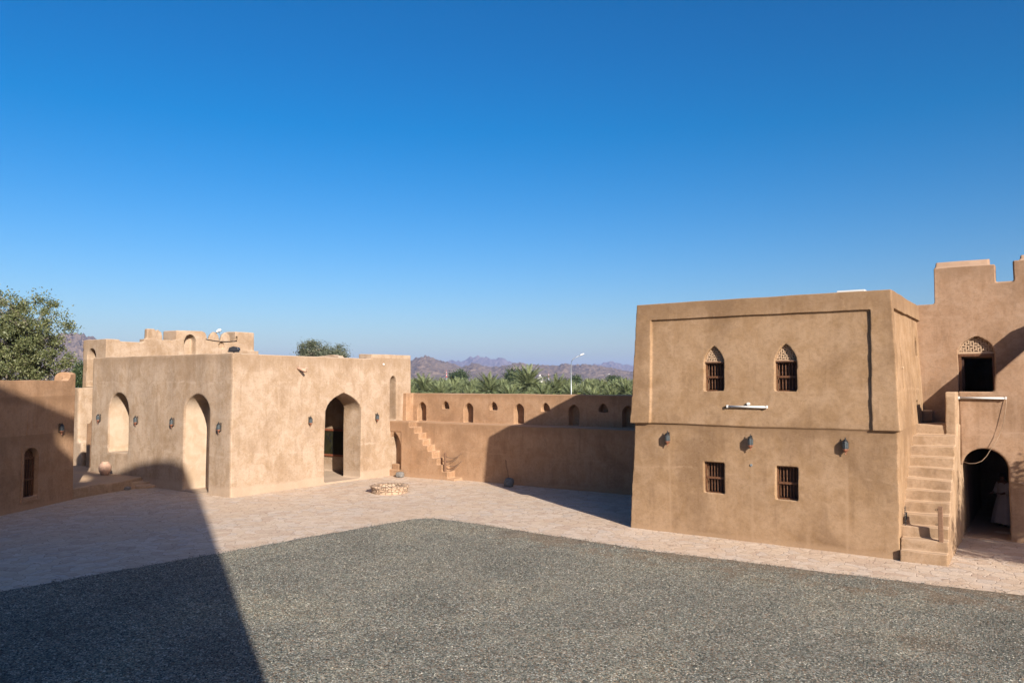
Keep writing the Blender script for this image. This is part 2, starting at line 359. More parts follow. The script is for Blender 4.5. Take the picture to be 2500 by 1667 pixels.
# gravel field, undulating, with rounded far corner and frayed edge
cor=[(-19.6,-4),(-19.25,8.0),(-18.7,13.1),(-17.95,19.6),(-17.75,20.25),(-17.3,20.62),(-16.6,20.72),(-13,20.42),(-8.96,20.12),(-4,20.3),(-.5,20.5),(7,20.9),(7,-4)]
def inside(x,y):
    c=False;n=len(cor)
    for i in range(n):
        x1,y1=cor[i];x2,y2=cor[(i+1)%n]
        if (y1>y)!=(y2>y) and x<(x2-x1)*(y-y1)/(y2-y1)+x1: c=not c
    return c
def edged(x,y):
    d=9
    for i in range(len(cor)):
        a=Vector(cor[i]);b_=Vector(cor[(i+1)%len(cor)]);p=Vector((x,y));t=max(0,min(1,(p-a).dot(b_-a)/(b_-a).length_squared)); d=min(d,(p-a-t*(b_-a)).length)
    return d if inside(x,y) else -d
gx=np.arange(-20.2,7.3,.13); gy=np.arange(-4,21.4,.13)
vs=[]; nx=len(gx)
for y in gy:
    for x in gx:
        near=(x<-16.5 or y>19.2)
        d=edged(x,y) if near else 2
        h=.012+.03*noise.noise(Vector((x*.4,y*.4,5)))+.014*noise.noise(Vector((x*1.6,y*1.6,9)))
        e=d+.07*noise.noise(Vector((x*3,y*3,1)))
        vs.append((x,y,min(.02+h*.8,-.03+e*.35) if near else .02+h*.8))
fs=[(j*nx+i,j*nx+i+1,(j+1)*nx+i+1,(j+1)*nx+i) for j in range(len(gy)-1) for i in range(nx-1)]
fs=[f for f in fs if max(vs[k][2] for k in f)>-.05]
mb=MB(); mb.add(vs,fs); o=mb.build('gravel_ground',m_grav,smooth=True); o['kind']='structure'
# loose pebbles lying on the gravel and spilling over its edge
m_peb,nt,b=newmat('pebbles'); gg=N(nt,'ShaderNodeNewGeometry')
L(nt,ramp(nt,gg.outputs['Random Per Island'],[(0,(.07,.07,.06)),(.4,(.20,.205,.175)),(.8,(.33,.32,.265)),(.95,(.46,.43,.35)),(1,(.66,.62,.53))]),b.inputs['Base Color'])
n_=70000; pr_=np.random.default_rng(77); X=-19.5+26*pr_.random(n_); Y=5+16.2*pr_.random(n_)**.8
# keep those inside the field, thinning out just beyond it
keep=[]
for i in range(n_):
    near=(X[i]<-16.5 or Y[i]>19.2)
    d=edged(X[i],Y[i]) if near else 2
    keep.append((d>0 and not(Y[i]>19.0 and X[i]>-14 and noise.noise(Vector((X[i]*.35,Y[i]*1.1,4)))>.0 and pr_.random()<.85)) or d<=0 and pr_.random()<math.exp(d*9)*.5)
keep=np.array(keep); X=X[keep];Y=Y[keep]; n_=len(X)
big_=.007+.010*pr_.random(n_)**2
zz=np.array([.035+.8*(.03*noise.noise(Vector((x*.4,y*.4,5)))+.014*noise.noise(Vector((x*1.6,y*1.6,9)))) if inside(x,y) else .004 for x,y in zip(X,Y)])
zz=np.where([edged(x,y)<.22 if (x<-16.5 or y>19.2) else False for x,y in zip(X,Y)],np.minimum(zz,.018),zz)
oc=np.array([(1,0,0),(0,1,0),(-1,0,0),(0,-1,0),(0,0,.8),(0,0,-.8)],float); of=np.array([(0,1,4),(1,2,4),(2,3,4),(3,0,4),(1,0,5),(2,1,5),(3,2,5),(0,3,5)])
an=pr_.random(n_)*6.28; V_=oc[None]*(1+.5*pr_.normal(size=(n_,6,1))*.5); V_=V_*np.stack([big_*1.5,big_*1.1,big_*.8],1)[:,None,:]
c_,s_2=np.cos(an)[:,None],np.sin(an)[:,None]; W=np.stack([V_[...,0]*c_-V_[...,1]*s_2+X[:,None],V_[...,0]*s_2+V_[...,1]*c_+Y[:,None],V_[...,2]+zz[:,None]],2)
fa=(of[None]+6*np.arange(n_)[:,None,None]).reshape(-1,3)
me=bpy.data.meshes.new('loose_pebbles'); me.vertices.add(n_*6); me.vertices.foreach_set('co',W.astype(np.float32).ravel())
me.loops.add(len(fa)*3); me.loops.foreach_set('vertex_index',fa.astype(np.int32).ravel()); me.polygons.add(len(fa)); me.polygons.foreach_set('loop_start',np.arange(0,len(fa)*3,3,dtype=np.int32)); me.update(calc_edges=True); me.materials.append(m_peb)
o=bpy.data.objects.new('loose_pebbles',me); COL.objects.link(o); tag(o,'loose grey and tan pebbles strewn over the gravel court and its edge','pebbles',kind='stuff')
# terrace with low step
mb=MB().prism([(-32.0,15.9),(-32.6,17.5),(-32.95,18.75),(-33.6,19.75),(-33.9,20.5),(-47,20.6),(-47,10),(-36,10)],-.1,.4,'Z')
mb.prism([(-32.97,18.7),(-33.0,19.9),(-34.2,20.2),(-34.3,18.8)],-.1,.24,'Z')
mb.prism([(-32.75,19.0),(-32.5,19.9),(-34.2,20.2),(-34.3,18.9)],-.1,.12,'Z')
o=adobe('terrace',mb,[],m_st,None,vox=.045,wob=.02,seed=5); o['kind']='structure'

# ------------------------------------------------------------------ LEFT BUILDING
lb=thing('fort_building',(-27.2,19.67,0),'low pale earth building with pointed doorway on its sunlit side and arched recesses in front','building')
a=MB()
a.box(-38.1,-27.2,19.67,28.9,-.3,5.3)           # body
a.box(-38.1,-27.2,19.67,20.05,5.2,5.81)         # roof parapets
a.box(-27.6,-27.2,19.67,30.41,5.2,5.79)
a.box(-38.1,-37.7,19.67,29.5,5.2,5.8)
a.box(-38.1,-27.2,28.8,30.41,-.3,5.5)
a.box(-28.05,-27.2,27.55,30.41,5.3,6.02)
a.prism([(-34.5,5.3),(-34.5,6.02),(-33.5,6.12),(-32.6,6.16),(-32.2,6.1),(-31.9,5.9),(-31.7,5.7),(-31.7,5.3)],30.0,30.4,'Y')
cut=[]
def A(c,w_,z0,zs,zt,y0,y1,kind='p',ax='Y'): return MB().prism(arch(c,w_,z0,zs,zt,kind),y0,y1,ax)
cut.append(A(-35.69,1.69,1.37,3.25,4.13,19,20.95,'r'))
cut.append(A(-29.6,1.78,-.02+.07,3.3,4.12,19,20.82,'r'))
cut.append(A(25.76,2.27,.05,3.28,4.13,-28.42,-26,'p','X'))
cut.append(MB().box(-36.9,-28.40,21.4,28.25,.05,5.0))
cut.append(A(29.12,.5,2.72,4.55,4.93,-27.9,-26,'r','X'))
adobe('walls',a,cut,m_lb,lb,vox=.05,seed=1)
# clay rain spout
sp=MB().tube([(-27.3,23.0,5.27),(-27.0,23.05,5.2),(-26.78,23.1,5.12)],[.075,.07,.06],10); sp.tube([(-26.98,23.1,5.2),(-26.9,23.3,5.25)],[.04,.035],8)
sp.build('rain_spout',m_clay,lb,True)
# stairs and wing at its left end
wing=thing('stair_block',(-39,20.2,.4),'small stepped earth block against the left end of the arched building','stair block')
a=MB().prism([(-38.0,.2),(-38.0,3.0),(-38.75,3.0),(-38.85,2.8),(-39.15,2.8),(-39.3,2.6),(-39.55,2.6),(-39.6,.2)],20.2,21.6,'Y')
adobe('steps',a,[],m_bw,wing,vox=.06,seed=2)
wg=thing('side_wall',(-41.5,22,.4),'sunlit plain earth wall in the gap between the window building and the arched building','wall')
a=MB().box(-42.2,-41.0,20.5,30,.2,4.35); a.box(-41.2,-40.6,20.5,26,.2,1.55)
adobe('wall',a,[],m_lb,wg,vox=.08,seed=3)
# rear battlement block, facing +X at X=-40
rb_=thing('battlement_building',(-40,25,0),'taller crenellated building rising behind the roof of the arched building','building')
a=MB(); a.box(-42.3,-40,21.3,22.0,-.3,6.88); a.box(-42.3,-40,21.9,30.4,-.3,6.4)
a.box(-40.45,-40,21.8,23.45,6.2,6.78); a.box(-40.45,-40,23.35,25.3,6.2,6.96)
a.prism([(23.53,6.8),(23.53,7.53),(23.95,7.54),(24.1,7.4),(24.12,6.8)],-40.35,-40.05,'X')
a.prism([(24.3,6.8),(24.3,7.2),(24.42,7.45),(24.6,7.56),(24.78,7.45),(24.88,7.2),(24.9,6.8)],-40.95,-40.75,'X')
a.prism([(25.24,6.2),(25.24,7.54),(26.85,7.58),(27.02,7.5),(27.14,7.33),(27.18,7.0),(27.18,6.2)],-41.3,-40,'X')
a.box(-40.5,-40,27.1,29.1,6.2,7.06)
a.box(-41.0,-40,29.05,30.42,6.2,7.69); a.box(-40.9,-39.75,28.9,30.55,6.0,6.55)
for y in (27.62,28.41):
    a.prism(arch(y,.66,6.9,7.22,7.6,'p'),-40.16,-40,'X')
cut=[A(26.1,.74,5.5,6.9,7.33,-40.5,-39.5,'r','X'),A(28.14,.42,6.6,6.82,7.0,-40.15,-39.5,'p','X'),
     A(-41.45,.9,4.4,5.9,6.4,20.5,21.9,'r'),MB().box(-40.3,-39,29.1,29.25,7.1,7.4)]
adobe('walls',a,cut,m_lb,rb_,vox=.05,seed=4)
def hose(pts,r,name,mat,label,cat,parent=None):
    o=MB().tube(pts,r,6).build(name,mat,parent,True)
    if label: tag(o,label,cat)
    return o
hose([(-39.95,27.05+i*.21,7.12-.09*math.sin(math.pi*i/10)) for i in range(11)],.02,'cable',m_black,'dark cable sagging in front of the two rounded merlons','cable')

# ------------------------------------------------------------------ BACK (curtain) WALL
bw=thing('curtain_wall',(-19,29.4,0),'long earth curtain wall with walkway, row of arrow loops and steps','wall')
a=MB()
a.box(-27.6,-8.5,29.42,31.1,-.3,2.66)
NS=[(-25.93,2.41),(-25.59,2.13),(-25.3,1.86),(-25.02,1.57),(-24.73,1.30),(-24.44,.99),(-24.14,.69),(-23.84,.38),(-23.5,.08)]
poly=[(-27.6,-.3),(-27.6,2.70),(-25.93,2.70)]
for i,(x,z) in enumerate(NS):
    poly+=[(x,z),(NS[i+1][0] if i+1<len(NS) else -23.05,z)]
poly+=[(-23.05,-.3)]
a.prism(poly,28.9,29.6,'Y')
a.box(-27.75,-8.5,30.3,31.0,2.5,4.07)
a.box(-27.3,-26.95,29.85,30.5,2.5,4.09)
cut=[]
Tx=[-26.33,-23.33,-20.36,-17.42,-14.75]; Sx=[-24.76,-21.82,-18.90,-15.93]
k=30.3/30.9
for x in Tx: cut.append(A(x,.56,2.68,3.35,3.63,30.0,30.68))
for x in Sx: cut.append(A(x,.46,3.3,3.42,3.70,30.0,30.66))
cut.append(MB().box(-27.36,-26.46,28,28.94,.28,2.2))
cut.append(A(-26.93,.8,.3,1.45,2.16,28,29.36))
adobe('wall',a,cut,m_bw,bw,vox=.03,seed=6)
MB().box(-27.15,-26.68,29.0,29.5,.28,.56).build('niche_block',m_bw,bw,bevel=.03)

# ------------------------------------------------------------------ RIGHT BUILDING
rb=thing('two_storey_building',(-7.2,22.9,0),'two-storey tan earth-rendered building with framed upper panel and four small windows','building')
a=MB()
a.add([(-11.13,22.94,-.3),(-3.27,22.69,-.3),(-3.27,29.4,-.3),(-11.13,29.4,-.3),(-10.9,22.9,3.4),(-3.27,22.87,3.4),(-3.27,29.4,3.4),(-10.9,29.4,3.4)],[(0,3,2,1),(4,5,6,7),(0,1,5,4),(1,2,6,5),(2,3,7,6),(3,0,4,7)])
a.fr((-11.02,-3.2,22.765,29.4),(-10.81,-3.36,22.92,29.4),3.32,7.115)
yb=lambda z:22.765+(z-3.32)/3.76*.155
def pan(d): return [(22.0,3.2),(yb(3.2)+d,3.2),(yb(6.6)+d,6.6),(22.0,6.6)]
cut=[MB().prism(pan(.065),-10.33,-3.88,'X')]
cut[0].fr((-3.27,-2,23.2,29.0),(-3.43,-2,23.2,29.0),3.2,6.62)
cut.append(MB().box(-10.6,-3.7,23.3,29.1,6.75,7.5))
WU=[-8.27,-6.16]; WL=[(-8.31,1.28),(-6.17,1.27)]
for x in WU: cut.append(A(x,.62,4.35,5.22,5.72,22,23.5))
for x,z0 in WL: cut.append(MB().box(x-.31,x+.31,22,23.5,z0,z0+.94))
cut.append(A(24.6,.22,4.4,5.3,5.75,-3.75,-2,'p','X')); cut.append(A(27.95,.55,5.45,5.65,6.08,-3.75,-2,'p','X'))
cut.append(MB().box(-3.6,-2,26.98,27.4,3.37,4.05)); cut.append(A(25.03,.16,1.9,2.3,2.47,-3.6,-2,'p','X'))
adobe('walls',a,cut,m_rb,rb,vox=.025,seed=8)
PAT=[".......",".###.#.",".....#.",".#.#.#.",".#.....",".#.###.","......."]
PAT=[r.replace('#','o') for r in PAT]
def fret(poly,y0,th,z0,cell,name,parent):
    mb=MB(); xs_=[p[0] for p in poly]; zs_=[p[1] for p in poly]; x0,x1=min(xs_),max(xs_); zt=max(zs_)
    def ins(x,z,g=0):
        c=False;n=len(poly)
        for i in range(n):
            a1,b1=poly[i];a2,b2=poly[(i+1)%n]
            if (b1>z)!=(b2>z) and x<(a2-a1)*(z-b1)/(b2-b1)+a1: c=not c
        return c
    nx_=int((x1-x0)/cell)+1; nz_=int((zt-z0)/cell)+1; g=np.zeros((nz_,nx_),bool)
    for j in range(nz_):
        for i in range(nx_):
            x=x0+(i+.5)*cell;z=z0+(j+.5)*cell
            if not ins(x,z): continue
            rim=not(ins(x-cell,z) and ins(x+cell,z) and ins(x,z+cell)) or j==0
            g[j,i]=rim or PAT[(j-1)%6][i%6]=='.'
    for j in range(nz_):                      # merge runs into bars
        i=0
        while i<nx_:
            if g[j,i]:
                k_=i
                while k_<nx_ and g[j,k_]: k_+=1
                mb.box(x0+i*cell,x0+k_*cell,y0+.0005*(j%2),y0+th,z0+j*cell,z0+(j+1)*cell); i=k_
            else: i+=1
    return mb.build(name,m_fret,parent)
def window(x,z0,w_,h_,y,parent,spin=True,arched=None,yb_=.17,ruin=0):
    fr_=MB(); t=.035; d=y+yb_; bal=m_woodd
    fr_.box(x-w_/2,x-w_/2+t,d,d+.07,z0+t,z0+h_-t); fr_.box(x+w_/2-t,x+w_/2,d,d+.07,z0+t,z0+h_-t)
    fr_.box(x-w_/2,x+w_/2,d-.003,d+.07,z0,z0+t); fr_.box(x-w_/2,x+w_/2,d-.003,d+.07,z0+h_-t,z0+h_)
    wn=fr_.build('window',m_wood,parent)
    sub=lambda mb,nm,mat,sm=False:(mb.build(nm,mat,wn,sm))
    sub(MB().box(x-w_/2+t,x+w_/2-t,d-.01,d+.045,z0+h_*.46,z0+h_*.46+.06),'crossbar',m_wood)
    n=6
    for i in range(n):
        xx=x-w_/2+t+(i+.5)*(w_-2*t)/n
        prof=[]
        for q in range(15):
            zz=z0+t+(h_-2*t)*q/14; r=.008+.007*abs(math.sin(q*1.9))
            prof.append((r,zz))
        sub(MB().lathe(prof,(xx,d+.06,0),6),'baluster',m_wood,True)
    s=MB()
    s.box(x-w_/2+.01,x-.005,d+.24,d+.27,z0,z0+h_); s.box(x+.005,x+w_/2-.01,d+.24,d+.27,z0,z0+h_)
    for q in (-.25,.25):
        s.box(x+q*w_-.07*1,x+q*w_+.07,d+.22,d+.245,z0+.08,z0+h_*.42); s.box(x+q*w_-.07,x+q*w_+.07,d+.22,d+.245,z0+h_*.58,z0+h_-.08)
    sub(s,'shutter',m_woodd)
    if arched:
        fret(arched,d-.0,.014,arched[0][1],.0258,'fretwork',wn)
        sub(MB().box(x-w_/2,x+w_/2,d-.07,d+.06,z0+h_-.0,z0+h_+.035),'lintel',m_post)
    return wn
for x in WU:
    zc=5.22
    pol=[(px_,pz) for px_,pz in arch(x,.62,zc,zc+.02,5.74)]
    window(x,4.35,.62,.86,yb(4.8)+.075,rb,arched=pol,yb_=.15)
for x,z0 in WL: window(x,z0,.62,.94,22.86,rb,yb_=.16)
MB().box(-3.5,-3.33,24.5,24.7,5.02,5.06).build('window_ledge',m_fret,rb)
# disc plate low on the wall
o=MB().tube([(-7.18,22.93,2.2),(-7.18,22.87,2.2)],.035,12).build('junction_cap',m_galv,rb)

# ------------------------------------------------------------------ GATE TOWER at right
tw=thing('gate_tower',(0,27.1,0),'tall brown crenellated tower with an arched ground passage and a latticed upper doorway','tower')
a=MB()
prof=[(-2.2,-.3),(-2.2,4.34),(-1.28,4.34),(-1.25,4.82),(-.5,5.52),(1.42,7.25),(9,7.25),(9,-.3)]
a.prism(prof,27.1,27.38,'Y')
a.box(-2.2,9,27.3,28.6,-.3,3.33)
st=[(-1.2,3.2)]
poly=[(-1.2,3.1)]
for i in range(12): poly+=[(-1.2+i*.3,3.35+.28*(i+1)),(-1.2+(i+1)*.3,3.35+.28*(i+1))]
poly+=[(2.4,3.1)]
a.prism(poly,27.3,28.6,'Y')
a.box(-3.5,9,28.5,35,-.3,7.15); a.box(-2.9,9,28.5,35,7.0,7.74)
a.box(-2.9,-1.2,28.5,29.0,7.5,8.31); a.prism([(28.5,8.25),(28.78,8.52),(29.0,8.52),(29.0,8.25)],-2.87,-1.36,'X')
a.box(-.72,9,28.5,29.0,7.5,8.38); a.prism([(28.5,8.3),(28.72,8.55),(29.0,8.6),(29.0,8.3)],-.52,9,'X')
a.box(-2.9,9,30.9,31.3,7.5,8.02)
cut=[]
cut.append(A(-1.575,1.2,.0,2.05,2.65,26,28.9,'r'))
cut.append(MB().box(-2.15,2.2,28.6,34.2,.0,3.0))
cut.append(MB().prism([(-2.28,3.37),(-2.28,5.52)]+[(p[0],p[1]) for p in arch(-1.78,1.0,5.5,5.56,6.08)[2:][::-1]]+[(-1.28,3.37)],28,28.82,'Y'))
cut.append(MB().box(-2.6,0,28.75,33,3.37,5.4))
cut.append(MB().box(-3.2,-3.0,28.4,28.7,3.3,3.3+.01))
adobe('walls',a,cut,m_tw,tw,vox=.038,seed=9)
dw=MB(); dw.box(-2.28,-2.2,28.6,28.72,3.35,5.46); dw.box(-1.36,-1.28,28.6,28.72,3.35,5.46); dw.box(-2.28,-1.28,28.58,28.72,5.44,5.52)
dfr=dw.build('door_frame',m_wood,tw)
MB().box(-2.2,-2.14,28.72,29.3,3.37,5.42).build('door_leaf',m_woodd,dfr)
fret(arch(-1.78,1.0,5.52,5.56,6.1),28.64,.016,5.52,.034,'fretwork',tw)
MB().box(-3.3,-3.02,28.1,28.49,3.36,3.72).build('corner_block',m_tw,tw,bevel=.03)
# dark plates painting in the shade of two slits in inner parapet
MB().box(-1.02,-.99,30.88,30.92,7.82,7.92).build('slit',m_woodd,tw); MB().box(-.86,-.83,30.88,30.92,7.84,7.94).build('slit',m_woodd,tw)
# stairs
stn=thing('staircase',(-2.7,22.4,0),'steep earth staircase climbing between the two-storey building and the arched passage','stairs')
a=MB()
SY=[22.56,22.78,23.08,23.4,23.75,24.0,24.27,24.53,24.84,25.18,25.75,26.42]
poly=[(22.56,-.3)]
for i,y in enumerate(SY):
    z=3.35*(i+1)/12-.005
    poly+=[(y-.0,z-.279 if i else -.3),(y+.02,z)]
poly+=[(28.6,3.345),(28.6,-.3)]
a.prism(poly[1:],-3.255,-2.17,'X')
poly2=[(23.08,-.3)]
for i,y in enumerate(SY):
    if i<2: continue
    z=3.35*(i+1)/12-.005
    poly2+=[(y,z-.279 if i>2 else -.29),(y+.02,z)]
poly2+=[(28.6,3.345),(28.6,-.3)]
a.prism(poly2[1:],-3.42,-3.1,'X')
a.prism([(26.38,3.0),(26.38,4.2),(26.42,4.31),(26.52,4.34),(27.2,4.34),(27.2,3.0)],-2.48,-2.2,'X')
a.box(-2.55,-2.165,22.9,22.98,.0,.0+.01)
cut=[A(25.98,.7,.95,1.35,1.85,-2.4,-1.9,'p','X')]
adobe('steps',a,cut,m_st,stn,vox=.022,wob=.016,wsc=1.5,seed=10)

# ------------------------------------------------------------------ LEFTMOST BUILDING (rotated frame)
a0=Vector((-30.11,12.49)); b0=Vector((-31.9,15.8)); ux=(b0-a0).normalized(); nx_=Vector((ux.y,-ux.x))   # outward normal
rz=math.atan2(ux.y,ux.x)
lw=thing('window_building',(a0.x,a0.y,0),'plain earth building at the left edge with arched wooden window and slit panel','building',rz=rz)
# local frame: x = along wall (u), y = inward (left of ux) ; outward is -y
a=MB(); a.box(-6,3.79,0,5,-.3,4.3); a.box(-6,3.79,0,.35,4.2,4.69)
a.prism([(3.1,4.3),(3.1,4.66),(3.22,4.68),(3.33,4.74),(3.43,4.86),(3.55,4.95),(3.68,4.99),(3.78,4.95),(3.79,4.3)],0,.3,'Y')
a.prism([(0,4.2),(0,4.93),(.15,5.02),(.4,5.02),(.55,4.97),(.66,4.85),(.7,4.2)],3.42,3.79,'X')
cut=[]
cut.append(MB().box(1.43,1.51,-.5,.5,2.9,3.4))
cut.append(A(1.43,.76,.42,1.82,2.21,-.5,.5,'r'))
o=adobe('walls',a,cut,m_bw,None,vox=.033,seed=12); o.parent=lw
pn=MB().box(1.15,1.44,-.03,.05,2.7,3.58).box(1.5,1.78,-.03,.05,2.7,3.58).box(1.44,1.5,-.03,.05,2.7,2.9).box(1.44,1.5,-.03,.05,3.4,3.58)
pn.build('slit_panel',m_bw,lw,local=True)
pn=MB().box(.96,1.05,-.025,.05,.34,2.3).box(1.81,1.90,-.025,.05,.34,2.3).box(1.05,1.81,-.025,.05,2.22,2.3).box(.93,1.93,-.05,.05,.27,.34)
pn.build('window_surround',m_bw,lw,local=True)
wf=MB(); wf.box(1.06,1.10,.16,.24,.42,1.80); wf.box(1.76,1.80,.16,.24,.42,1.80); wf.box(1.06,1.8,.155,.24,1.80,1.88); wf.box(1.06,1.8,.155,.24,.40,.45)
wn=wf.build('window',m_wood,lw,local=True)
for i in range(6): MB().lathe([(.013+.008*abs(math.sin(q*1.7)),.45+1.35*q/16) for q in range(17)],(1.14+i*.116,.2,0),6).build('baluster',m_wood,wn,True,True)
MB().box(1.09,1.78,.15,.21,1.02,1.09).build('crossbar',m_wood,wn,local=True)
tr=MB()
for k_ in range(5):
    an=math.pi*(.5+k_)/5; tr.tube([(1.43,.2,1.88),(1.43+.32*math.cos(an),.2,1.88+.28*math.sin(an))],.018,6)
for rr in (.17,.32): tr.tube([(1.43+rr*math.cos(t*math.pi/10),.2,1.88+rr*.9*math.sin(t*math.pi/10)) for t in range(11)],.018,6)
tr.build('fanlight',m_wood,wn,local=True)
MB().box(1.08,1.78,.3,.33,.42,1.82).build('shutter',m_woodd,wn,local=True)

# ------------------------------------------------------------------ unseen slab standing in for the KEEP, outlined to cast its big shadow
kp=thing('keep_shadow_slab',(3,-1,0),'thin unseen slab behind the viewpoint, cut to the outline of the keep shadow','keep')
def KM(p,t):
    s,h=p; r=3.0+t
    return (r*.855+s*.519, -r*.519+s*.855, h)
prof=[(1.6,-.9),(1.6,15.5),(1.48,15.85),(1.34,16.2),(1.09,16.82),(.59,17.35),(-.08,17.7),(-.72,17.92),(-1.6,18.03),(-2.55,18.1),(-2.7,18.5),(-2.85,18.75),(-5.05,18.6),(-12,18.6),(-12,-.9)]
a=MB().prism(prof,0,.35,M=KM)
hole=MB().prism([(-3.55,17.98),(-3.0,18.05),(-2.6,17.42),(-2.87,16.85),(-3.05,17.1),(-3.5,17.38)],-.5,1,M=KM)  # gap shaped to let sun through for the lit patches at left
me=a.mesh('k'); o=bpy.data.objects.new('wall',me); COL.objects.link(o); me.materials.append(m_tw)
hm=hole.mesh('h'); ho=bpy.data.objects.new('h',hm); COL.objects.link(ho)
md=o.modifiers.new('b','BOOLEAN'); md.operation='DIFFERENCE'; md.solver='EXACT'; md.object=ho; apply(o)
bpy.data.objects.remove(ho); bpy.data.meshes.remove(hm)
o.parent=kp; o.data.transform(Matrix.Translation(-wloc(kp)))

# ------------------------------------------------------------------ lanterns
def lantern():
    r=thing('wall_lantern',(0,0,0),'','lantern','metal and glass lanterns on the courtyard walls')
    y=-.13
    MB().lathe([(.062,-.09),(.072,-.05),(.074,.09),(.066,.11)],(0,y,0),8).build('glass',m_glass,r,local=True)
    c=MB()
    for k_ in range(8):
        an=k_*math.pi/4; c.tube([(.076*math.cos(an),y+.076*math.sin(an),-.07),(.076*math.cos(an),y+.076*math.sin(an),.1)],.006,4)
    c.lathe([(.08,.095),(.075,.115),(.05,.15),(.03,.175),(.012,.2),(.012,.235),(.004,.245)],(0,y,0),8)
    c.build('cap',m_metal,r,local=True)
    c=MB().lathe([(.005,-.235),(.018,-.22),(.012,-.19),(.03,-.16),(.055,-.13),(.078,-.1),(.078,-.08)],(0,y,0),8); c.build('base',m_copper,r,local=True)
    c=MB().tube([(0,y,.15),(0,y*.5,.19),(0,.0,.17)],.01,6); c.box(-.02,.02,-.012,.0,-.14,.19); c.box(-.012,.012,y,0,-.15,-.13)
    c.build('bracket',m_metal,r,local=True)
    return r
l0=lantern()
def dup(o,parent=None):
    c=o.copy(); COL.objects.link(c); c.parent=parent
    for ch in list(o.children): dup(ch,c)
    return c
LS=[(-9.74,22.9,2.88,0,'wall lantern on the two-storey building, leftmost of its three, above left of a square window'),
(-7.16,22.9,2.87,0,'wall lantern on the two-storey building between its two square windows, under the white tube'),
(-4.56,22.9,2.88,0,'wall lantern on the two-storey building nearest the staircase, rightmost of its three'),
(-37.26,19.67,2.92,0,'wall lantern at the far left of the arched building, left of the bright window recess'),
(-34.05,19.67,2.9,0,'wall lantern just right of the bright window recess of the arched building'),
(-31.22,19.67,2.89,0,'wall lantern just left of the tall shaded-building arch recess'),
(-27.89,19.67,2.78,0,'wall lantern between the tall arch recess and the corner of the arched building'),
(-27.2,23.66,2.9,90,'wall lantern on the sunlit wall left of the pointed doorway'),
(-27.2,27.87,2.9,90,'wall lantern on the sunlit wall right of the pointed doorway')]
for i,(x,y,z,a_,lab) in enumerate(LS):
    o=l0 if i==0 else dup(l0); o.location=(x,y-.0 if a_==0 else y,z); o.rotation_euler=(0,0,R(a_)); o['label']=lab
o=dup(l0); pp=a0+ux*2.865; o.location=(pp.x+nx_.x*.0,pp.y+nx_.y*.0,2.84); o.rotation_euler=(0,0,rz); o['label']='wall lantern in shade on the window building at the left edge'

# ------------------------------------------------------------------ tube lights, cables
def tubelight(x0,x1,y,z,label):
    t=thing('tube_light',((x0+x1)/2,y,z),label,'tube light','white fluorescent tube lights')
    MB().box(x0,x1,y-.05,y,z-.02,z+.03).build('housing',m_white,t,bevel=.008)
    MB().tube([(x0+.04,y-.085,z-.0),(x1-.04,y-.085,z-.0)],.03,10).build('tube',m_white,t,True)
    MB().box(x0-.01,x0+.04,y-.12,y-.051,z-.035,z+.045).build('end_cap',m_white,t,bevel=.006); MB().box(x1-.04,x1+.01,y-.12,y-.051,z-.035,z+.045).build('end_cap',m_white,t,bevel=.006)
    return t
t=tubelight(-7.85,-6.66,22.87,3.9,'white tube light on the upper wall between the two arched windows')
MB().tube([(-7.22,22.87,3.985),(-7.22,22.80,3.99)],.045,10).build('junction_box',m_white,t)
t=tubelight(-2.19,-.96,27.09,4.15,'white tube light on the tower above the ground passage arch')
P0=[(-.96,27.05,4.13),(-.99,27.02,3.8),(-1.06,27.0,3.4),(-1.17,27.0,3.05),(-1.32,27.0,2.75),(-1.42,27.0,2.6),(-1.5,26.98,2.45),(-1.62,26.98,2.3),(-1.78,26.98,2.22),(-1.95,27.0,2.2),(-2.12,27.08,2.24)]
hose(P0,.008,'hanging_cable',m_cable,'thin cable drooping from the tower tube light across the passage arch','cable')
hose([(-.97,27.06,1.72),(-.6,27.05,1.69),(0,27.05,1.68),(1.5,27.05,1.7)],.01,'wall_cable',m_cable,'pale cable stretched along the tower wall right of the passage arch','cable')
o=MB().lathe([(.05,0),(.055,.02),(.05,.05),(.03,.07)],(0,0,0),14).build('round_wall_light',m_white,None,True); o.location=(-27.2,28.37,5.52); o.rotation_euler=(0,R(90),0)
tag(o,'small round white light high on the sunlit wall by the roof block','light')
# roof fixtures
def flood(loc,rzz,label,white):
    t=thing('floodlight',loc,label,'floodlight',rz=rzz)
    MB().prism([(-.2,.0),(-.16,.12),(.0,.18),(.2,.14),(.24,.02),(.1,-.03)],-.16,.16,'Y').build('housing',m_white if white else m_black,t,local=True,bevel=.03)
    MB().box(-.22,.2,-.13,.13,-.06,-.005).build('lens',m_black,t,local=True,bevel=.01)
    MB().tube([(0,0,-.05),(0,0,-.45)],.03,8).build('stem',m_galv,t,local=True)
    return t
f_=flood((-40.1,27.98,7.62),R(50),'white-topped floodlight tilted on a stem between the two rounded merlons',True); f_.rotation_euler=(R(0),R(-25),R(60)); f_.scale=(.75,.75,.75)
f_=flood((-27.75,20.1,5.93),R(40),'black floodlight on the roof corner of the arched building',False)
o=MB().box(-4.95,-4.2,24.0,24.5,7.0,7.275).build('roof_box',m_white,None,bevel=.01); tag(o,'white box just showing above the roof edge of the two-storey building','box')

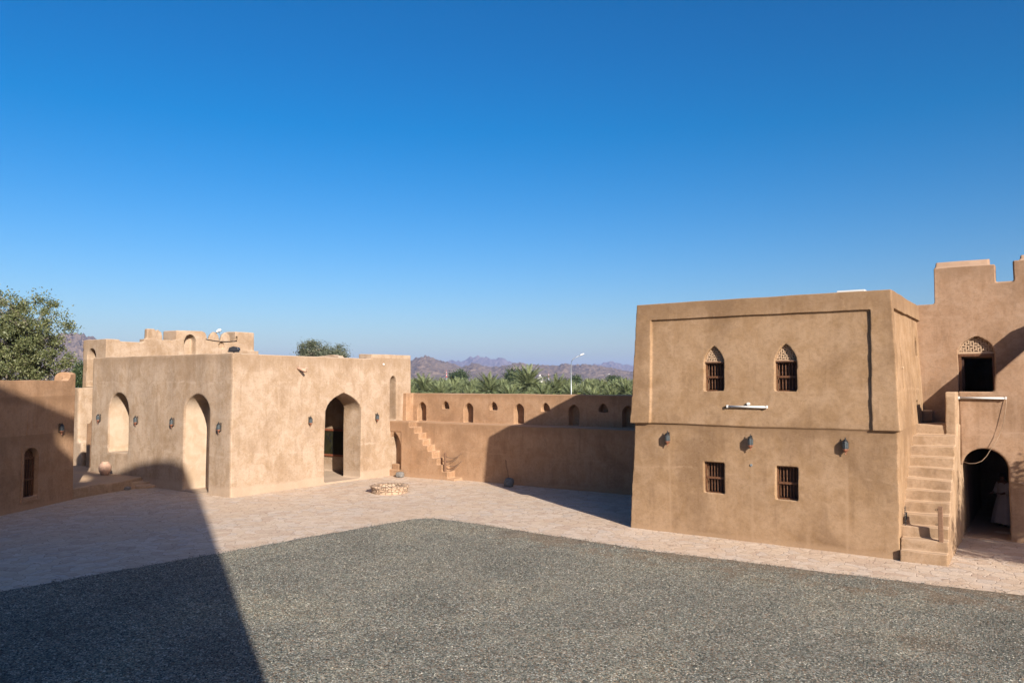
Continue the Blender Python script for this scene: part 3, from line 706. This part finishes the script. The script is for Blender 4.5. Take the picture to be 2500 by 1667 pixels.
# ------------------------------------------------------------------ courtyard objects
# well
wl=thing('stone_well',(-22.95,24.4,0),'low round stone well with a flat rim in the paving','well')
c=(-22.95,24.4,0)
o=MB().lathe([(.74,-.1),(.76,.06),(.76,.17),(.80,.2),(.81,.27),(.62,.28),(.52,.27),(.5,.1),(.5,-.1)],c,48,.008).build('well_wall',m_well,wl)
for i in range(22):
    an=i*2*math.pi/22+random.uniform(-.02,.02); d=.135
    m_=MB(); r0,r1=.5+random.uniform(-.02,.03),.83+random.uniform(-.03,.03)
    q=[(r0*math.cos(an-d*.95),r0*math.sin(an-d*.95)),(r1*math.cos(an-d),r1*math.sin(an-d)),(r1*math.cos(an+d),r1*math.sin(an+d)),(r0*math.cos(an+d*.95),r0*math.sin(an+d*.95))]
    zt=.345+random.uniform(0,.02)
    m_.prism([(x+c[0],y+c[1]) for x,y in q],.262,zt-.05,'Z').build('rim_stone',m_well,wl,bevel=.012)
MB().lathe([(.49,.12),(.3,.121),(.01,.12)],c,30).build('well_water',m_black,wl)
# clay pot
o=MB().lathe([(.20,0),(.30,.1),(.41,.3),(.44,.46),(.40,.6),(.30,.70),(.23,.73),(.26,.78),(.22,.78),(.18,.72),(.1,.70)],(0,0,0),28).build('clay_pot',m_clay,None,True)
o.location=(-35.4,18.95,.395); o.scale=(.62,.62,.8); tag(o,'large round clay pot standing on the terrace by the arched building','pot')
# stones
def rock(name,loc,sx_,sy_,sz_,mat,label,seed):
    bm=bmesh.new(); bmesh.ops.create_icosphere(bm,subdivisions=3,radius=1)
    for v_ in bm.verts:
        n_=noise.noise(v_.co*1.3+Vector((seed,0,0)))*.35+noise.noise(v_.co*3.1+Vector((0,seed,0)))*.12
        q=max(abs(v_.co.x),abs(v_.co.y),abs(v_.co.z)); v_.co=(v_.co*(.6+.4/q*.8))*(1+n_*.5); v_.co.x*=sx_; v_.co.y*=sy_; v_.co.z*=sz_
        v_.co.z=max(v_.co.z,-sz_*.6)
    me=bpy.data.meshes.new(name); bm.to_mesh(me); bm.free(); me.materials.append(mat); me.polygons.foreach_set('use_smooth',[True]*len(me.polygons))
    o=bpy.data.objects.new(name,me); COL.objects.link(o); o.location=(loc[0],loc[1],loc[2]+sz_*.6); tag(o,label,'stone'); return o
rock('stone_block',(-26.25,28.62,0),.24,.18,.17,m_rock,'pale grey stone lying under the pointed wall niche',3)
rock('round_stone',(-19.85,28.75,0),.22,.22,.25,m_slate,'dark round stone in the shade at the foot of the curtain wall',8)
hose([(-19.95,28.85,.35),(-20.05,28.95,.6),(-20.25,29.1,.85),(-20.33,29.2,1.05),(-20.38,29.25,1.12)],[.02,.018,.02,.026,.012],'dry_stick',m_post,'thin dry stick leaning from the dark round stone against the wall','stick')
rock('step_stone',(-33.1,18.6,0),.35,.2,.09,m_rock,'flat stone lying before the terrace step in the shade',5)
# left post with ropes
pt=thing('rope_post',(-23.72,29.0,.38),'wooden post with drooping rope ends on the curtain wall steps','post')
MB().box(-23.77,-23.67,28.95,29.05,.36,1.27).build('post',m_post,pt,bevel=.012)
def sag(a_,b_,s_,n=9): 
    return [tuple(Vector(a_).lerp(Vector(b_),i/n)-Vector((0,0,s_*math.sin(math.pi*i/n)))) for i in range(n+1)]
for z_ in (1.16,.78):
    MB().tube(sag((-23.67,29.0,z_-.05),(-23.05,29.42,z_+.1),.16),.016,6).build('rope',m_rope,pt,True)
    MB().tube(sag((-23.67,29.0,z_-.28),(-23.25,29.42,z_-.1),.1),.014,6).build('rope',m_rope,pt,True)
# right post with rings, chain on wall
pt=thing('ring_post',(-2.32,22.85,.55),'square wooden post with iron rings on the second step of the steep staircase','post')
MB().box(-2.385,-2.275,22.8,22.9,.5,1.43).build('post',m_post,pt,bevel=.01)
for z_ in (1.35,.97):
    rr=.026; MB().tube([(-2.415+rr*math.cos(t*math.pi/6),22.84,z_+rr*math.sin(t*math.pi/6)) for t in range(13)],.006,6,False).build('ring',m_metal,pt,True)
ch=thing('hanging_chain',(-3.18,23.2,1.3),'dark iron chain hanging in a bundle on the corner wall beside the stairs','chain')
mb=MB()
for s_ in range(2):
    for i in range(17-3*s_):
        z_=1.29-i*.05; y_=23.17+s_*.035+.012*math.sin(i); x_=-3.19
        n_=8; ring=[(x_+ (.008 if i%2 else .018)*math.cos(t*2*math.pi/n_),y_+(.018 if i%2 else .008)*math.cos(t*2*math.pi/n_),z_+.032*math.sin(t*2*math.pi/n_)) for t in range(n_+1)]
        mb.tube(ring,.004,4,False)
mb.build('links',m_metal,ch,True)
MB().box(-3.2,-3.16,23.3,23.33,.95,1.15).build('hook_plate',m_metal,ch,bevel=.005)
# display board inside hall
bd=thing('display_board',(-30.5,28.2,1.7),'dark green map board in a wooden frame on the wall inside the pointed doorway','board')
MB().box(-33.6,-28.55,28.19,28.24,.92,2.12).build('board',plain('board_green',(.035,.032,.014),.5,.6,3),bd)
f_=MB().box(-33.6,-28.55,28.15,28.23,2.12,2.22).box(-33.6,-28.55,28.15,28.23,.82,.92).box(-28.55,-28.45,28.15,28.23,.82,2.22)
f_.build('frame',plain('varnished_wood',(.30,.10,.05),.5,.3,10),bd)
mb=MB()
for q in [(-30.75,1.92,.05,.06),(-30.85,1.75,.06,.05),(-30.72,1.6,.07,.05),(-30.6,1.25,.05,.04),(-31,1.85,.04,.05),(-29.4,1.6,.1,.03),(-29.1,1.3,.06,.04)]:
    MB().box(q[0]-q[2],q[0]+q[2],28.18,28.187,q[1]-q[3],q[1]+q[3]).build('picture',m_black,bd)

# ------------------------------------------------------------------ person in passage
def skin(name,verts,edges,rad,mat,sub=2):
    me=bpy.data.meshes.new(name); me.from_pydata(verts,edges,[]); o=bpy.data.objects.new(name,me); COL.objects.link(o)
    m=o.modifiers.new('sk','SKIN'); m.use_smooth_shade=True
    for i,r in enumerate(rad):
        me.skin_vertices[0].data[i].radius=(r,r) if not isinstance(r,tuple) else r
    me.skin_vertices[0].data[0].use_root=True
    s_=o.modifiers.new('ss','SUBSURF'); s_.levels=sub; s_.render_levels=sub
    apply(o); o.data.materials.append(mat); o.data.polygons.foreach_set('use_smooth',[True]*len(o.data.polygons)); return o
m_skin=plain('skin',(.20,.10,.065),.6,.1,10); m_robe=plain('pale_lilac_cotton',(.62,.55,.60),.9,.12,6); m_hair=plain('dark_hair',(.02,.015,.013),.6,.2,20)
pr=thing('person',(-1.22,29.7,0),'person in a long pale robe standing in the dark ground passage, arms bent in front','person',rz=R(-35))
V=[(0,0,.93),(0,0,1.08),(0,0,1.25),(0,-.0,1.40),(0,-.01,1.47),(0,-.03,1.55),(0,-.04,1.63),
   (.17,0,1.38),(.22,-.04,1.15),(.14,-.26,1.08),(.10,-.33,1.09),
   (-.17,0,1.38),(-.24,-.04,1.15),(-.2,-.28,1.06),(-.2,-.36,1.06),
   (.09,0,.88),(.10,-.02,.48),(.10,.02,.10),(.10,-.13,.04),
   (-.09,0,.88),(-.11,0,.48),(-.11,.03,.10),(-.11,-.12,.04)]
E_=[(0,1),(1,2),(2,3),(3,4),(4,5),(5,6),(3,7),(7,8),(8,9),(9,10),(3,11),(11,12),(12,13),(13,14),(0,15),(15,16),(16,17),(17,18),(0,19),(19,20),(20,21),(21,22)]
Rd=[(.15,.11),(.13,.10),(.15,.11),(.12,.09),.055,.085,.09,.06,.042,.03,.028,.06,.042,.03,.028,.085,.055,.035,.03,.085,.055,.035,.03]
for hb,(hx,hy,hz) in ((10,V[10]),(14,V[14])):
    for q,(dx,l1) in enumerate(((-.027,.035),(-.010,.045),(.008,.048),(.025,.04))):
        i0=len(V); V+=[(hx+dx,hy-.045,hz-.005),(hx+dx,hy-.045-l1*.6,hz-.012),(hx+dx,hy-.045-l1,hz-.03)]; E_+=[(hb,i0),(i0,i0+1),(i0+1,i0+2)]; Rd+=[.009,.008,.007]
    i0=len(V); V+=[(hx+.035,hy-.02,hz+.01),(hx+.045,hy-.05,hz+.01)]; E_+=[(hb,i0),(i0,i0+1)]; Rd+=[.009,.008]
o=skin('body',V,E_,Rd,m_skin); o.parent=pr
# face relief: nose, eyes
fc=MB().tube([(0,-.125,1.60),(0,-.14,1.575)],[.008,.013],6); fc.build('nose',m_skin,pr,True,True)
for q in (-.032,.032): MB().lathe([(.004,-.01),(.012,-.004),(.012,.004),(.004,.01)],(q,-.118,1.605),8).build('eye',m_black,pr,True,True)
MB().box(-.02,.02,-.125,-.115,1.54,1.547).build('mouth',m_black,pr,local=True)
MB().lathe([(.02,1.735),(.07,1.72),(.098,1.68),(.103,1.62),(.095,1.56),(.08,1.5)],(0,.0,0),18).build('hair',m_hair,pr,True,True)
rob=MB(); n_=40; levels=[(1.44,.08,.06),(1.40,.17,.09),(1.33,.21,.115),(1.15,.19,.13),(1.0,.185,.14),(.8,.24,.2),(.5,.31,.27),(.25,.35,.31),(.13,.37,.33)]
vs=[];fs=[]
for j,(z_,rx,ry) in enumerate(levels):
    for k_ in range(n_):
        an=k_*2*math.pi/n_; f_=1+.07*math.sin(an*7+j*.2)*max(0,(1.0-z_))*1.3
        vs.append((rx*f_*math.cos(an),ry*f_*math.sin(an),z_+(.02*math.sin(an*3) if j==len(levels)-1 else 0)))
for j in range(len(levels)-1):
    for k_ in range(n_): fs.append((j*n_+k_,(j+1)*n_+k_,(j+1)*n_+(k_+1)%n_,j*n_+(k_+1)%n_))
rob.add(vs,fs); rob.build('robe',m_robe,pr,True,True)
sl_=MB()
for S in (1,-1):
    sl_=MB()
    pts=[(.15*S,0,1.39),(.2*S,-.02,1.28),(.23*S,-.05,1.14),(.19*S,-.17,1.09)]
    sl_.tube(pts,[.07,.07,.065,.062],10)
    sl_.build('sleeve',m_robe,pr,True,True)

# ------------------------------------------------------------------ hills
def ridge(name,prof,D0,D1,D2,px0,px1,n,m,mat,amp,seed):
    xs_=[p[0] for p in prof]; ys_=[p[1] for p in prof]
    vs=[]; fs=[]
    for i in range(n+1):
        px=px0+(px1-px0)*i/n; py=float(np.interp(px,xs_,ys_)); bx,by,_=ray(px,HZ); hb=math.hypot(bx,by); bx/=hb; by/=hb
        zc=H+1+(HZ-py)/F*D1/ math.sqrt(1+((px-CX)/F)**2)*1.0*math.sqrt(1+((px-CX)/F)**2)
        for j in range(m+1):
            d=D0+(D2-D0)*j/m
            D1e=D1*(1+.04*noise.noise(Vector((px*.02,seed,0))))
            t=(d-D0)/(D1e-D0) if d<D1e else (D2-d)/(D2-D1e)
            t=max(0,t); prof_=t**.85
            pz=zc*(d/D1)*prof_
            wv=Vector((bx*d,by*d,seed*100.))
            rg=(1-abs(noise.noise(wv*(6/D1))*2))*.5+(1-abs(noise.noise(wv*(17/D1))*2))*.3+(1-abs(noise.noise(wv*(45/D1))*2))*.15
            pz+= amp*(rg-.6)*min(t,1)*(1.15-t)*2.2*zc + ((1-abs(noise.noise(wv*(110/D1))*2))-.6)*zc*.075*min(t*1.3,1)+(noise.noise(wv*(260/D1)))*zc*.05*min(t*1.3,1)
            vs.append((bx*d,by*d,-1+max(pz,-2)))
    for i in range(n):
        for j in range(m):
            q=i*(m+1)+j; fs.append((q,q+1,q+m+2,q+m+1))
    mb=MB(); mb.add(vs,fs); o=mb.build(name,mat); o['kind']='structure'; return o
PF=[(-200,850),(0,845),(120,838),(160,832),(185,829),(205,833),(300,850),(500,870),(800,880),(960,890),(1003,876),(1020,868),(1036,863),(1055,867),(1072,873),(1090,880),(1110,885),(1125,890),(1140,889),(1155,884),(1168,885),(1185,891),(1205,893),(1225,890),(1250,885),(1272,882),(1290,889),(1310,889),(1340,893),(1365,894),(1379,889),(1395,893),(1420,889),(1440,889),(1465,890),(1490,895),(1515,900),(1540,906),(1600,905),(1800,900),(2200,915)]
ridge('brown_hills',PF,1500,2400,3200,-200,2000,1500,90,m_hill,.55,2)
PB=[(900,905),(1060,892),(1090,880),(1110,877),(1130,879),(1145,872),(1160,865),(1180,867),(1195,868),(1205,873),(1218,869),(1235,873),(1250,883),(1280,890),(1340,892),(1400,893),(1440,889),(1465,885),(1475,881),(1497,880),(1520,886),(1540,889),(1560,892),(1700,900),(1900,905)]
ridge('far_blue_mountains',PB,4800,6000,7200,900,1900,420,40,m_range,.4,5)

# ------------------------------------------------------------------ vegetation
def quads(name,P4,mat,parent=None,local=True):
    n=len(P4); me=bpy.data.meshes.new(name); me.vertices.add(n*4); me.vertices.foreach_set('co',P4.astype(np.float32).ravel())
    me.loops.add(n*4); me.loops.foreach_set('vertex_index',np.arange(n*4,dtype=np.int32)); me.polygons.add(n)
    me.polygons.foreach_set('loop_start',np.arange(0,n*4,4,dtype=np.int32))
    me.update(calc_edges=True); me.validate(); me.materials.append(mat)
    o=bpy.data.objects.new(name,me); COL.objects.link(o); o.parent=parent; return o
def leaf_quads(C,size,asp,g):
    n=len(C); a_=g.normal(size=(n,3)); a_/=np.linalg.norm(a_,axis=1)[:,None]; b_=g.normal(size=(n,3)); b_-= (b_*a_).sum(1)[:,None]*a_; b_/=np.linalg.norm(b_,axis=1)[:,None]
    s_=size*(.6+.8*g.random(n))[:,None]; a_=a_*s_; b_=b_*s_*asp
    return np.stack([C-a_,C+b_*.9,C+a_,C-b_*.9],1)
def broadleaf(name,loc,blobs,trunk_h,label,cat,mat,nclump,nleaf,size,seed,group=None,clr=.38):
    g=np.random.default_rng(seed); t=thing(name,loc,label,cat,group)
    # clumps in the shells of the blobs
    cen=[]; vols=np.array([b[3]*b[4]*b[5] for b in blobs]); vols=vols/vols.sum()
    for bi,bb in enumerate(blobs):
        k_=max(3,int(nclump*vols[bi])); 
        d=g.normal(size=(k_,3)); d/=np.linalg.norm(d,axis=1)[:,None]; r=(.35+.65*g.random(k_)**.6)[:,None]
        lump=1+.22*np.array([noise.noise(Vector(q)*2.1+Vector((seed,0,0))) for q in d])[:,None]*2
        cen.append(np.array(bb[:3])+d*r*lump*np.array(bb[3:6]))
    cen=np.concatenate(cen)
    per=nleaf//len(cen); rad=clr*(.5+g.random(len(cen)))
    C=np.repeat(cen,per,0)+g.normal(size=(len(cen)*per,3))*np.repeat(rad,per)[:,None]*np.array([.62,.62,.5])
    quads('crown',leaf_quads(C,size,.5,g),mat,t)
    mb=MB(); top=Vector((0,0,trunk_h)); mb.tube([(0,0,-.3),(.08,.03,trunk_h*.5),tuple(top)],[trunk_h*.09+.06,trunk_h*.07+.04,trunk_h*.055+.04],9)
    hubs=[]
    for bb in blobs:
        c_=Vector(bb[:3]); h_=top.lerp(c_,.75); mid=top.lerp(h_,.5)+Vector(g.normal(size=3))*.25
        mb.tube([tuple(top-Vector((0,0,.1))),tuple(mid),tuple(h_)],[.05*trunk_h**.5+.03,.05,.035],7); hubs.append(h_)
    for c_ in cen[g.permutation(len(cen))[:min(len(cen),220)]]:
        c_=Vector(c_); h_=min(hubs,key=lambda q:(q-c_).length); m_=h_.lerp(c_,.5)+Vector(g.normal(size=3))*.18
        mb.tube([tuple(h_),tuple(m_),tuple(c_)],[.028,.016,.007],5,False)
    mb.build('trunk',m_bark,t,True,True)
    return t
# big tree on the left: bearings px -60..175, about 48 m away
def P2(px,py,d): return Vector(atd(px,py,d))
base=P2(40,HZ,47); base.z=-1
def blob(px,py,d,r,rz_=None):
    q=P2(px,py,d)-base; return (q.x,q.y,q.z,r,r,rz_ or r)
bl=[blob(-60,790,47,2.6,2.2),blob(10,800,46,1.9,1.7),blob(-10,860,46,2.2,1.8),blob(60,850,45.5,1.6,1.6),blob(110,850,46,1.35,1.7),blob(95,790,46,1.1,1.5),blob(120,760,46,.75,1.1),blob(98,735,46,.5,.8),blob(140,815,46,.75,.9),blob(70,900,46,1.6,1.2),blob(120,900,46,1.2,1.0),blob(-90,850,47,2.6,2.5),blob(0,910,46,1.8,1.2),blob(150,870,46,.7,.8)]
broadleaf('broadleaf_tree',base,bl,3.2,'large airy green tree rising behind the window building at the left edge','tree',m_leaf,560,62000,.06,11,clr=.30)
def simple_tree(name,px,pt_,pb,wpx,d,label,mat,seed,nl,size,group=None,ncl=120,clr=.4):
    b_=P2(px,HZ,d); b_.z=-1; q=P2(px,(pt_+pb)/2,d)-b_; k_=d/F; rx=wpx/2*k_; rz_=(pb-pt_)/2*k_
    gg=random.Random(seed); bls=[]
    for i in range(6):
        a_=gg.uniform(0,6.28); o_=rx*.5; s_=gg.uniform(.45,.65)
        bls.append((q.x+math.cos(a_)*o_,q.y+math.sin(a_)*o_,q.z+gg.uniform(-.35,.35)*rz_,rx*s_,rx*s_,rz_*s_*1.1))
    return broadleaf(name,b_,bls,max(1,q.z-rz_*.4),label,'tree',mat,ncl,nl,size,seed,group,clr)
simple_tree('broadleaf_tree',213,885,960,60,60,'green tree showing in the gap between the window building and the battlements',m_leafd,21,9000,.08)
simple_tree('broadleaf_tree',792,830,905,128,62,'grey-green feathery tree showing above the roof of the arched building',m_leafg,22,20000,.06,ncl=150,clr=.35)
simple_tree('acacia_tree',1118,905,935,46,230,'dark flat-topped tree behind the palms near the striped mast',m_leafd,23,5000,.22,clr=1.0)
simple_tree('broadleaf_tree',1262,905,940,52,160,'dark green tree just left of the tallest palm',m_leafd,24,6000,.16,clr=.9)
simple_tree('broadleaf_tree',1405,918,940,18,200,'small dark tree right of the big street lamp pole',m_leafd,25,2500,.18,clr=.7)
simple_tree('broadleaf_tree',1500,919,938,28,260,'dark rounded tree beside the far cream house',m_leafd,26,3500,.25,clr=1)
# tree out of frame at right casting dappled shade on the tower foot
broadleaf('shade_tree',(5.2,23.2,0),[(0,0,3.9,1.9,1.9,.75),(1.6,-.6,4.2,1.5,1.5,.8),(-1.0,-.9,3.3,1.0,1.0,.5),(.5,-2.6,3.6,1.6,1.3,.8),(2.6,-2.4,4.0,1.5,1.5,.8)],2.6,'spreading tree growing in the courtyard beyond the right edge','tree',m_leaf,170,16000,.06,31,clr=.32)
# palms
def palm_meshes(seed):
    g=np.random.default_rng(seed); Q=[]
    nf=64
    for f in range(nf):
        az=f*2.39996+g.random()*.3; u=f/nf; elev=R(86-84*u**.95+g.normal()*6); Ln=3.3+.5*g.random()-.4*u
        d=np.array([math.cos(az),math.sin(az)]); p=np.array([0,0,0.]); e=elev; seg=14; pts=[p.copy()]; es=[e]
        for k_ in range(seg):
            p=p+Ln/seg*np.array([d[0]*math.cos(e),d[1]*math.cos(e),math.sin(e)]); e-=R(1.6+3.0*k_/seg+1.4*u); pts.append(p.copy()); es.append(e)
        side=np.array([-d[1],d[0],0])
        for k_ in range(seg):
            a_,b_=pts[k_],pts[k_+1]; wd=.035*(1-k_/seg)+.01
            Q.append([a_-side*wd,a_+side*wd,b_+side*wd*.8,b_-side*wd*.8])
            if k_<2: continue
            fw=(b_-a_)/np.linalg.norm(b_-a_); up=np.cross(side,fw)
            for h_ in (0,.33,.67):
                o_=a_+(b_-a_)*h_; ll=.55*math.sin(math.pi*(.12+.8*(k_+h_)/seg))*(.85+.3*g.random())
                for s_ in (-1,1):
                    dr=side*s_*.72+fw*.62+up*(.32+.2*g.normal()*.5); dr/=np.linalg.norm(dr); tip=o_+dr*ll; wv=fw*.036
                    Q.append([o_-wv,o_+wv,tip+wv*.25,tip-wv*.25])
    return np.array(Q)
def trunk_mesh(h_,seed):
    mb=MB(); pts=[];rs=[]
    for i in range(int(h_*5)+1):
        z=-h_+i*.2; pts.append((.05*math.sin(i*.3+seed),.05*math.cos(i*.23),z)); rs.append(.19+(.025 if i%2 else 0)+.05*(i<3))
    mb.tube(pts,rs,10); return mb
protos=[]
for sd in (1,2,3):
    t=thing('date_palm',(0,0,0),'','palm tree'); q=quads('crown',palm_meshes(sd),m_palm,t); tk=trunk_mesh(9,sd).build('trunk',m_ptrunk,t,True,True); protos.append(t)
front=[(1035,936,105,1.25,'date palm nearest the arched building, leftmost of the palms above the curtain wall'),(1109,946,105,1.1,'second date palm from the left above the curtain wall'),
(1194,934,105,1.25,'third date palm from the left above the curtain wall'),(1289,920,108,1.45,'tallest date palm above the middle of the curtain wall'),
(1359,936,108,1.25,'date palm just left of the big street lamp pole'),(1422,947,108,1.0,'date palm just right of the big street lamp pole'),
(1469,943,108,1.1,'date palm second from the two-storey building'),(1530,944,104,1.15,'date palm nearest the two-storey building')]
used=[False]*3; ip=0
def place_palm(px,py,d,s_,label,group):
    global ip
    k_=ip%3; ip+=1
    if not used[k_]: o=protos[k_]; used[k_]=True
    else: o=dup(protos[k_])
    q=P2(px,py,d); o.location=q; o.scale=(s_,s_,s_); o.rotation_euler=(0,0,random.uniform(0,6.28)); o['label']=label; o['group']=group
    return o
for px,py,d,s_,lab in front: place_palm(px,py+25,d,s_*.70,lab,'date palms beyond the curtain wall')
pg=random.Random(4)
for i in range(95):
    px=985+pg.random()*590; d=118+pg.random()**1.3*130; s_=pg.uniform(.62,.85); py=929+3.2*s_*.9*F/d+pg.uniform(-5,7)
    place_palm(px,py,d,s_,'one of the massed date palms making up the grove behind the front row','massed palms of the grove')
for px in (1000,1072,1150,1240,1325,1392,1448,1500,1556,1580,960):
    place_palm(px+pg.uniform(-8,8),978+pg.uniform(-4,6),98+pg.uniform(-6,6),pg.uniform(.65,.78),'low date palm crown just above the curtain wall between the front palms','low palms between the front palms')
# undergrowth
g=np.random.default_rng(9); C=[]
for i in range(300):
    px=960+g.random()*640; d=88+g.random()*120; q=P2(px,HZ,d); z=-1+g.random()*3.2
    C.append(np.array([q.x,q.y,z])+g.normal(size=(110,3))*np.array([1.5,1.5,.8]))
o=quads('undergrowth',leaf_quads(np.concatenate(C),.22,.4,g),leafmat('bush_leaves',[(.06,.085,.02),(.12,.15,.04),(.2,.21,.06)])); tag(o,'low green growth under the palm grove','undergrowth',kind='stuff')

# ------------------------------------------------------------------ lamps, masts, houses
def street_lamp(px,d,ytop,sgn,label,arm=1.45,head=None):
    q=P2(px,HZ,d); zt=P2(px,ytop,d).z; t=thing('street_lamp',(q.x,q.y,-1),label,'street lamp','street lamps beyond the wall',rz=YAW)
    h_=zt+1
    MB().tube([(0,0,0),(0,0,h_*.5),(0,0,h_)],[.085,.07,.055],10).build('pole',m_galv,t,True,True)
    pts=[(0,0,h_),(.06*sgn,0,h_+.3),(.22*sgn,0,h_+.52),(.55*sgn,0,h_+.75),(arm*.75*sgn,0,h_+.98)]
    MB().tube(pts,.04,8).build('arm',m_galv,t,True,True)
    x=arm*.72*sgn; z=h_+.97
    MB().prism([(x,z-.04),(x+.42*sgn,z+.12),(x+.5*sgn,z+.2),(x+.3*sgn,z+.24),(x,z+.09)],-.13,.13,'Y').build('head',m_white,t,local=True,bevel=.02)
    MB().prism([(x+.08*sgn,z-.05),(x+.42*sgn,z+.09),(x+.41*sgn,z+.115),(x+.06*sgn,z-.0)],-.1,.1,'Y').build('lens',m_metal,t,local=True)
street_lamp(1394.5,90,888,1,'tall street lamp rising behind the curtain wall')
street_lamp(1123,260,925,1,'distant street lamp in front of the dark flat-topped tree',1.6)
street_lamp(1478.5,260,921,1,'distant street lamp left of the cream house',1.3)
m_red=plain('mast_red',(.55,.06,.05),.5,.1,1)
def mast(px,d,y0,y1,label,w_):
    q=P2(px,HZ,d); z1=P2(px,y0,d).z; z0=P2(px,y1,d).z; t=thing('radio_mast',(q.x,q.y,-1),label,'mast','striped masts')
    n_=5
    for i in range(n_):
        a_=z0+(z1-z0)*i/n_; b_=z0+(z1-z0)*(i+1)/n_; ra=w_*(1-.85*i/n_); rb2=w_*(1-.85*(i+1)/n_)
        MB().tube([(0,0,a_+1),(0,0,b_+1)],[ra,rb2],6).build('red_section' if i%2==0 else 'white_section',m_red if i%2==0 else m_white,t,local=True)
    MB().tube([(0,0,0),(0,0,z0+1)],w_*1.05,6).build('shaft',m_galv,t,local=True)
mast(1090,700,904,921,'red and white striped mast beyond the left palms',.75)
mast(1339.5,900,911,922,'small pale striped mast beyond the palms right of the tallest palm',.8)
m_cream=plain('cream_paint',(.62,.50,.34),.8,.15,.5); m_whp=plain('white_paint',(.72,.71,.68),.8,.1,.5)
def house(px,d,y0,w_,mat,label,dome=False):
    q=P2(px,HZ,d); zt=P2(px,y0,d).z; t=thing('house',(q.x,q.y,-1),label,'house',rz=YAW)
    h_=zt+1
    MB().box(-w_/2,w_/2,0,w_*.8,0,h_).box(-w_/2,-w_/6,-w_*.1,w_*.4,0,h_*.86).build('walls',mat,t,local=True)
    MB().box(-w_/2-.1,w_/2+.1,-.1,w_*.8+.1,h_+.002,h_+.35).build('parapet',mat,t,local=True)
    for k_ in (-.3,.05,.3):
        MB().box(w_*k_-.4,w_*k_+.4,-.12-w_*.1,.05-w_*.1 if k_<-.2 else .05,h_*.45,h_*.72).build('window',m_woodd,t,local=True)
    if dome: MB().lathe([(w_*.32,h_+.3),(w_*.28,h_+.9),(w_*.12,h_+1.4),(.05,h_+1.9)],(0,w_*.4,0),16).build('dome',mat,t,True,True)
house(1318.5,330,924,2.6,m_whp,'small white domed building among the palms right of the tallest palm',True)
house(1500,420,929,4.2*1.0+1,m_cream,'cream house among trees near the two-storey building')
house(1474,420,930.5,3.2,m_cream,'smaller cream house left of the far lamp, among the palms')

# ------------------------------------------------------------------ air
m_h=bpy.data.materials.new('air'); m_h.use_nodes=True; nt=m_h.node_tree; nt.nodes.clear()
ou=nt.nodes.new('ShaderNodeOutputMaterial'); pv=nt.nodes.new('ShaderNodeVolumePrincipled'); pv.inputs['Color'].default_value=(.40,.54,1,1); pv.inputs['Density'].default_value=.9e-4; pv.inputs['Anisotropy'].default_value=.0
nt.links.new(pv.outputs[0],ou.inputs['Volume'])
o=MB().box(-7600,7600,-7600,7600,-2.0,236).build('haze',m_h); tag(o,'thin pale blue air over the valley','haze',kind='stuff')
sc.cycles.volume_bounces=0
sc.cycles.max_bounces=6; sc.cycles.diffuse_bounces=2
for m in bpy.data.materials:
    b=m.node_tree.nodes.get('Principled BSDF') if m.use_nodes else None
    if b and b.inputs['Base Color'].is_linked:
        src=b.inputs['Base Color'].links[0].from_socket; x=m.node_tree.nodes.new('ShaderNodeVectorMath'); x.operation='SCALE'; x.inputs['Scale'].default_value=.635
        m.node_tree.links.new(src,x.inputs[0]); m.node_tree.links.new(x.outputs[0],b.inputs['Base Color'])
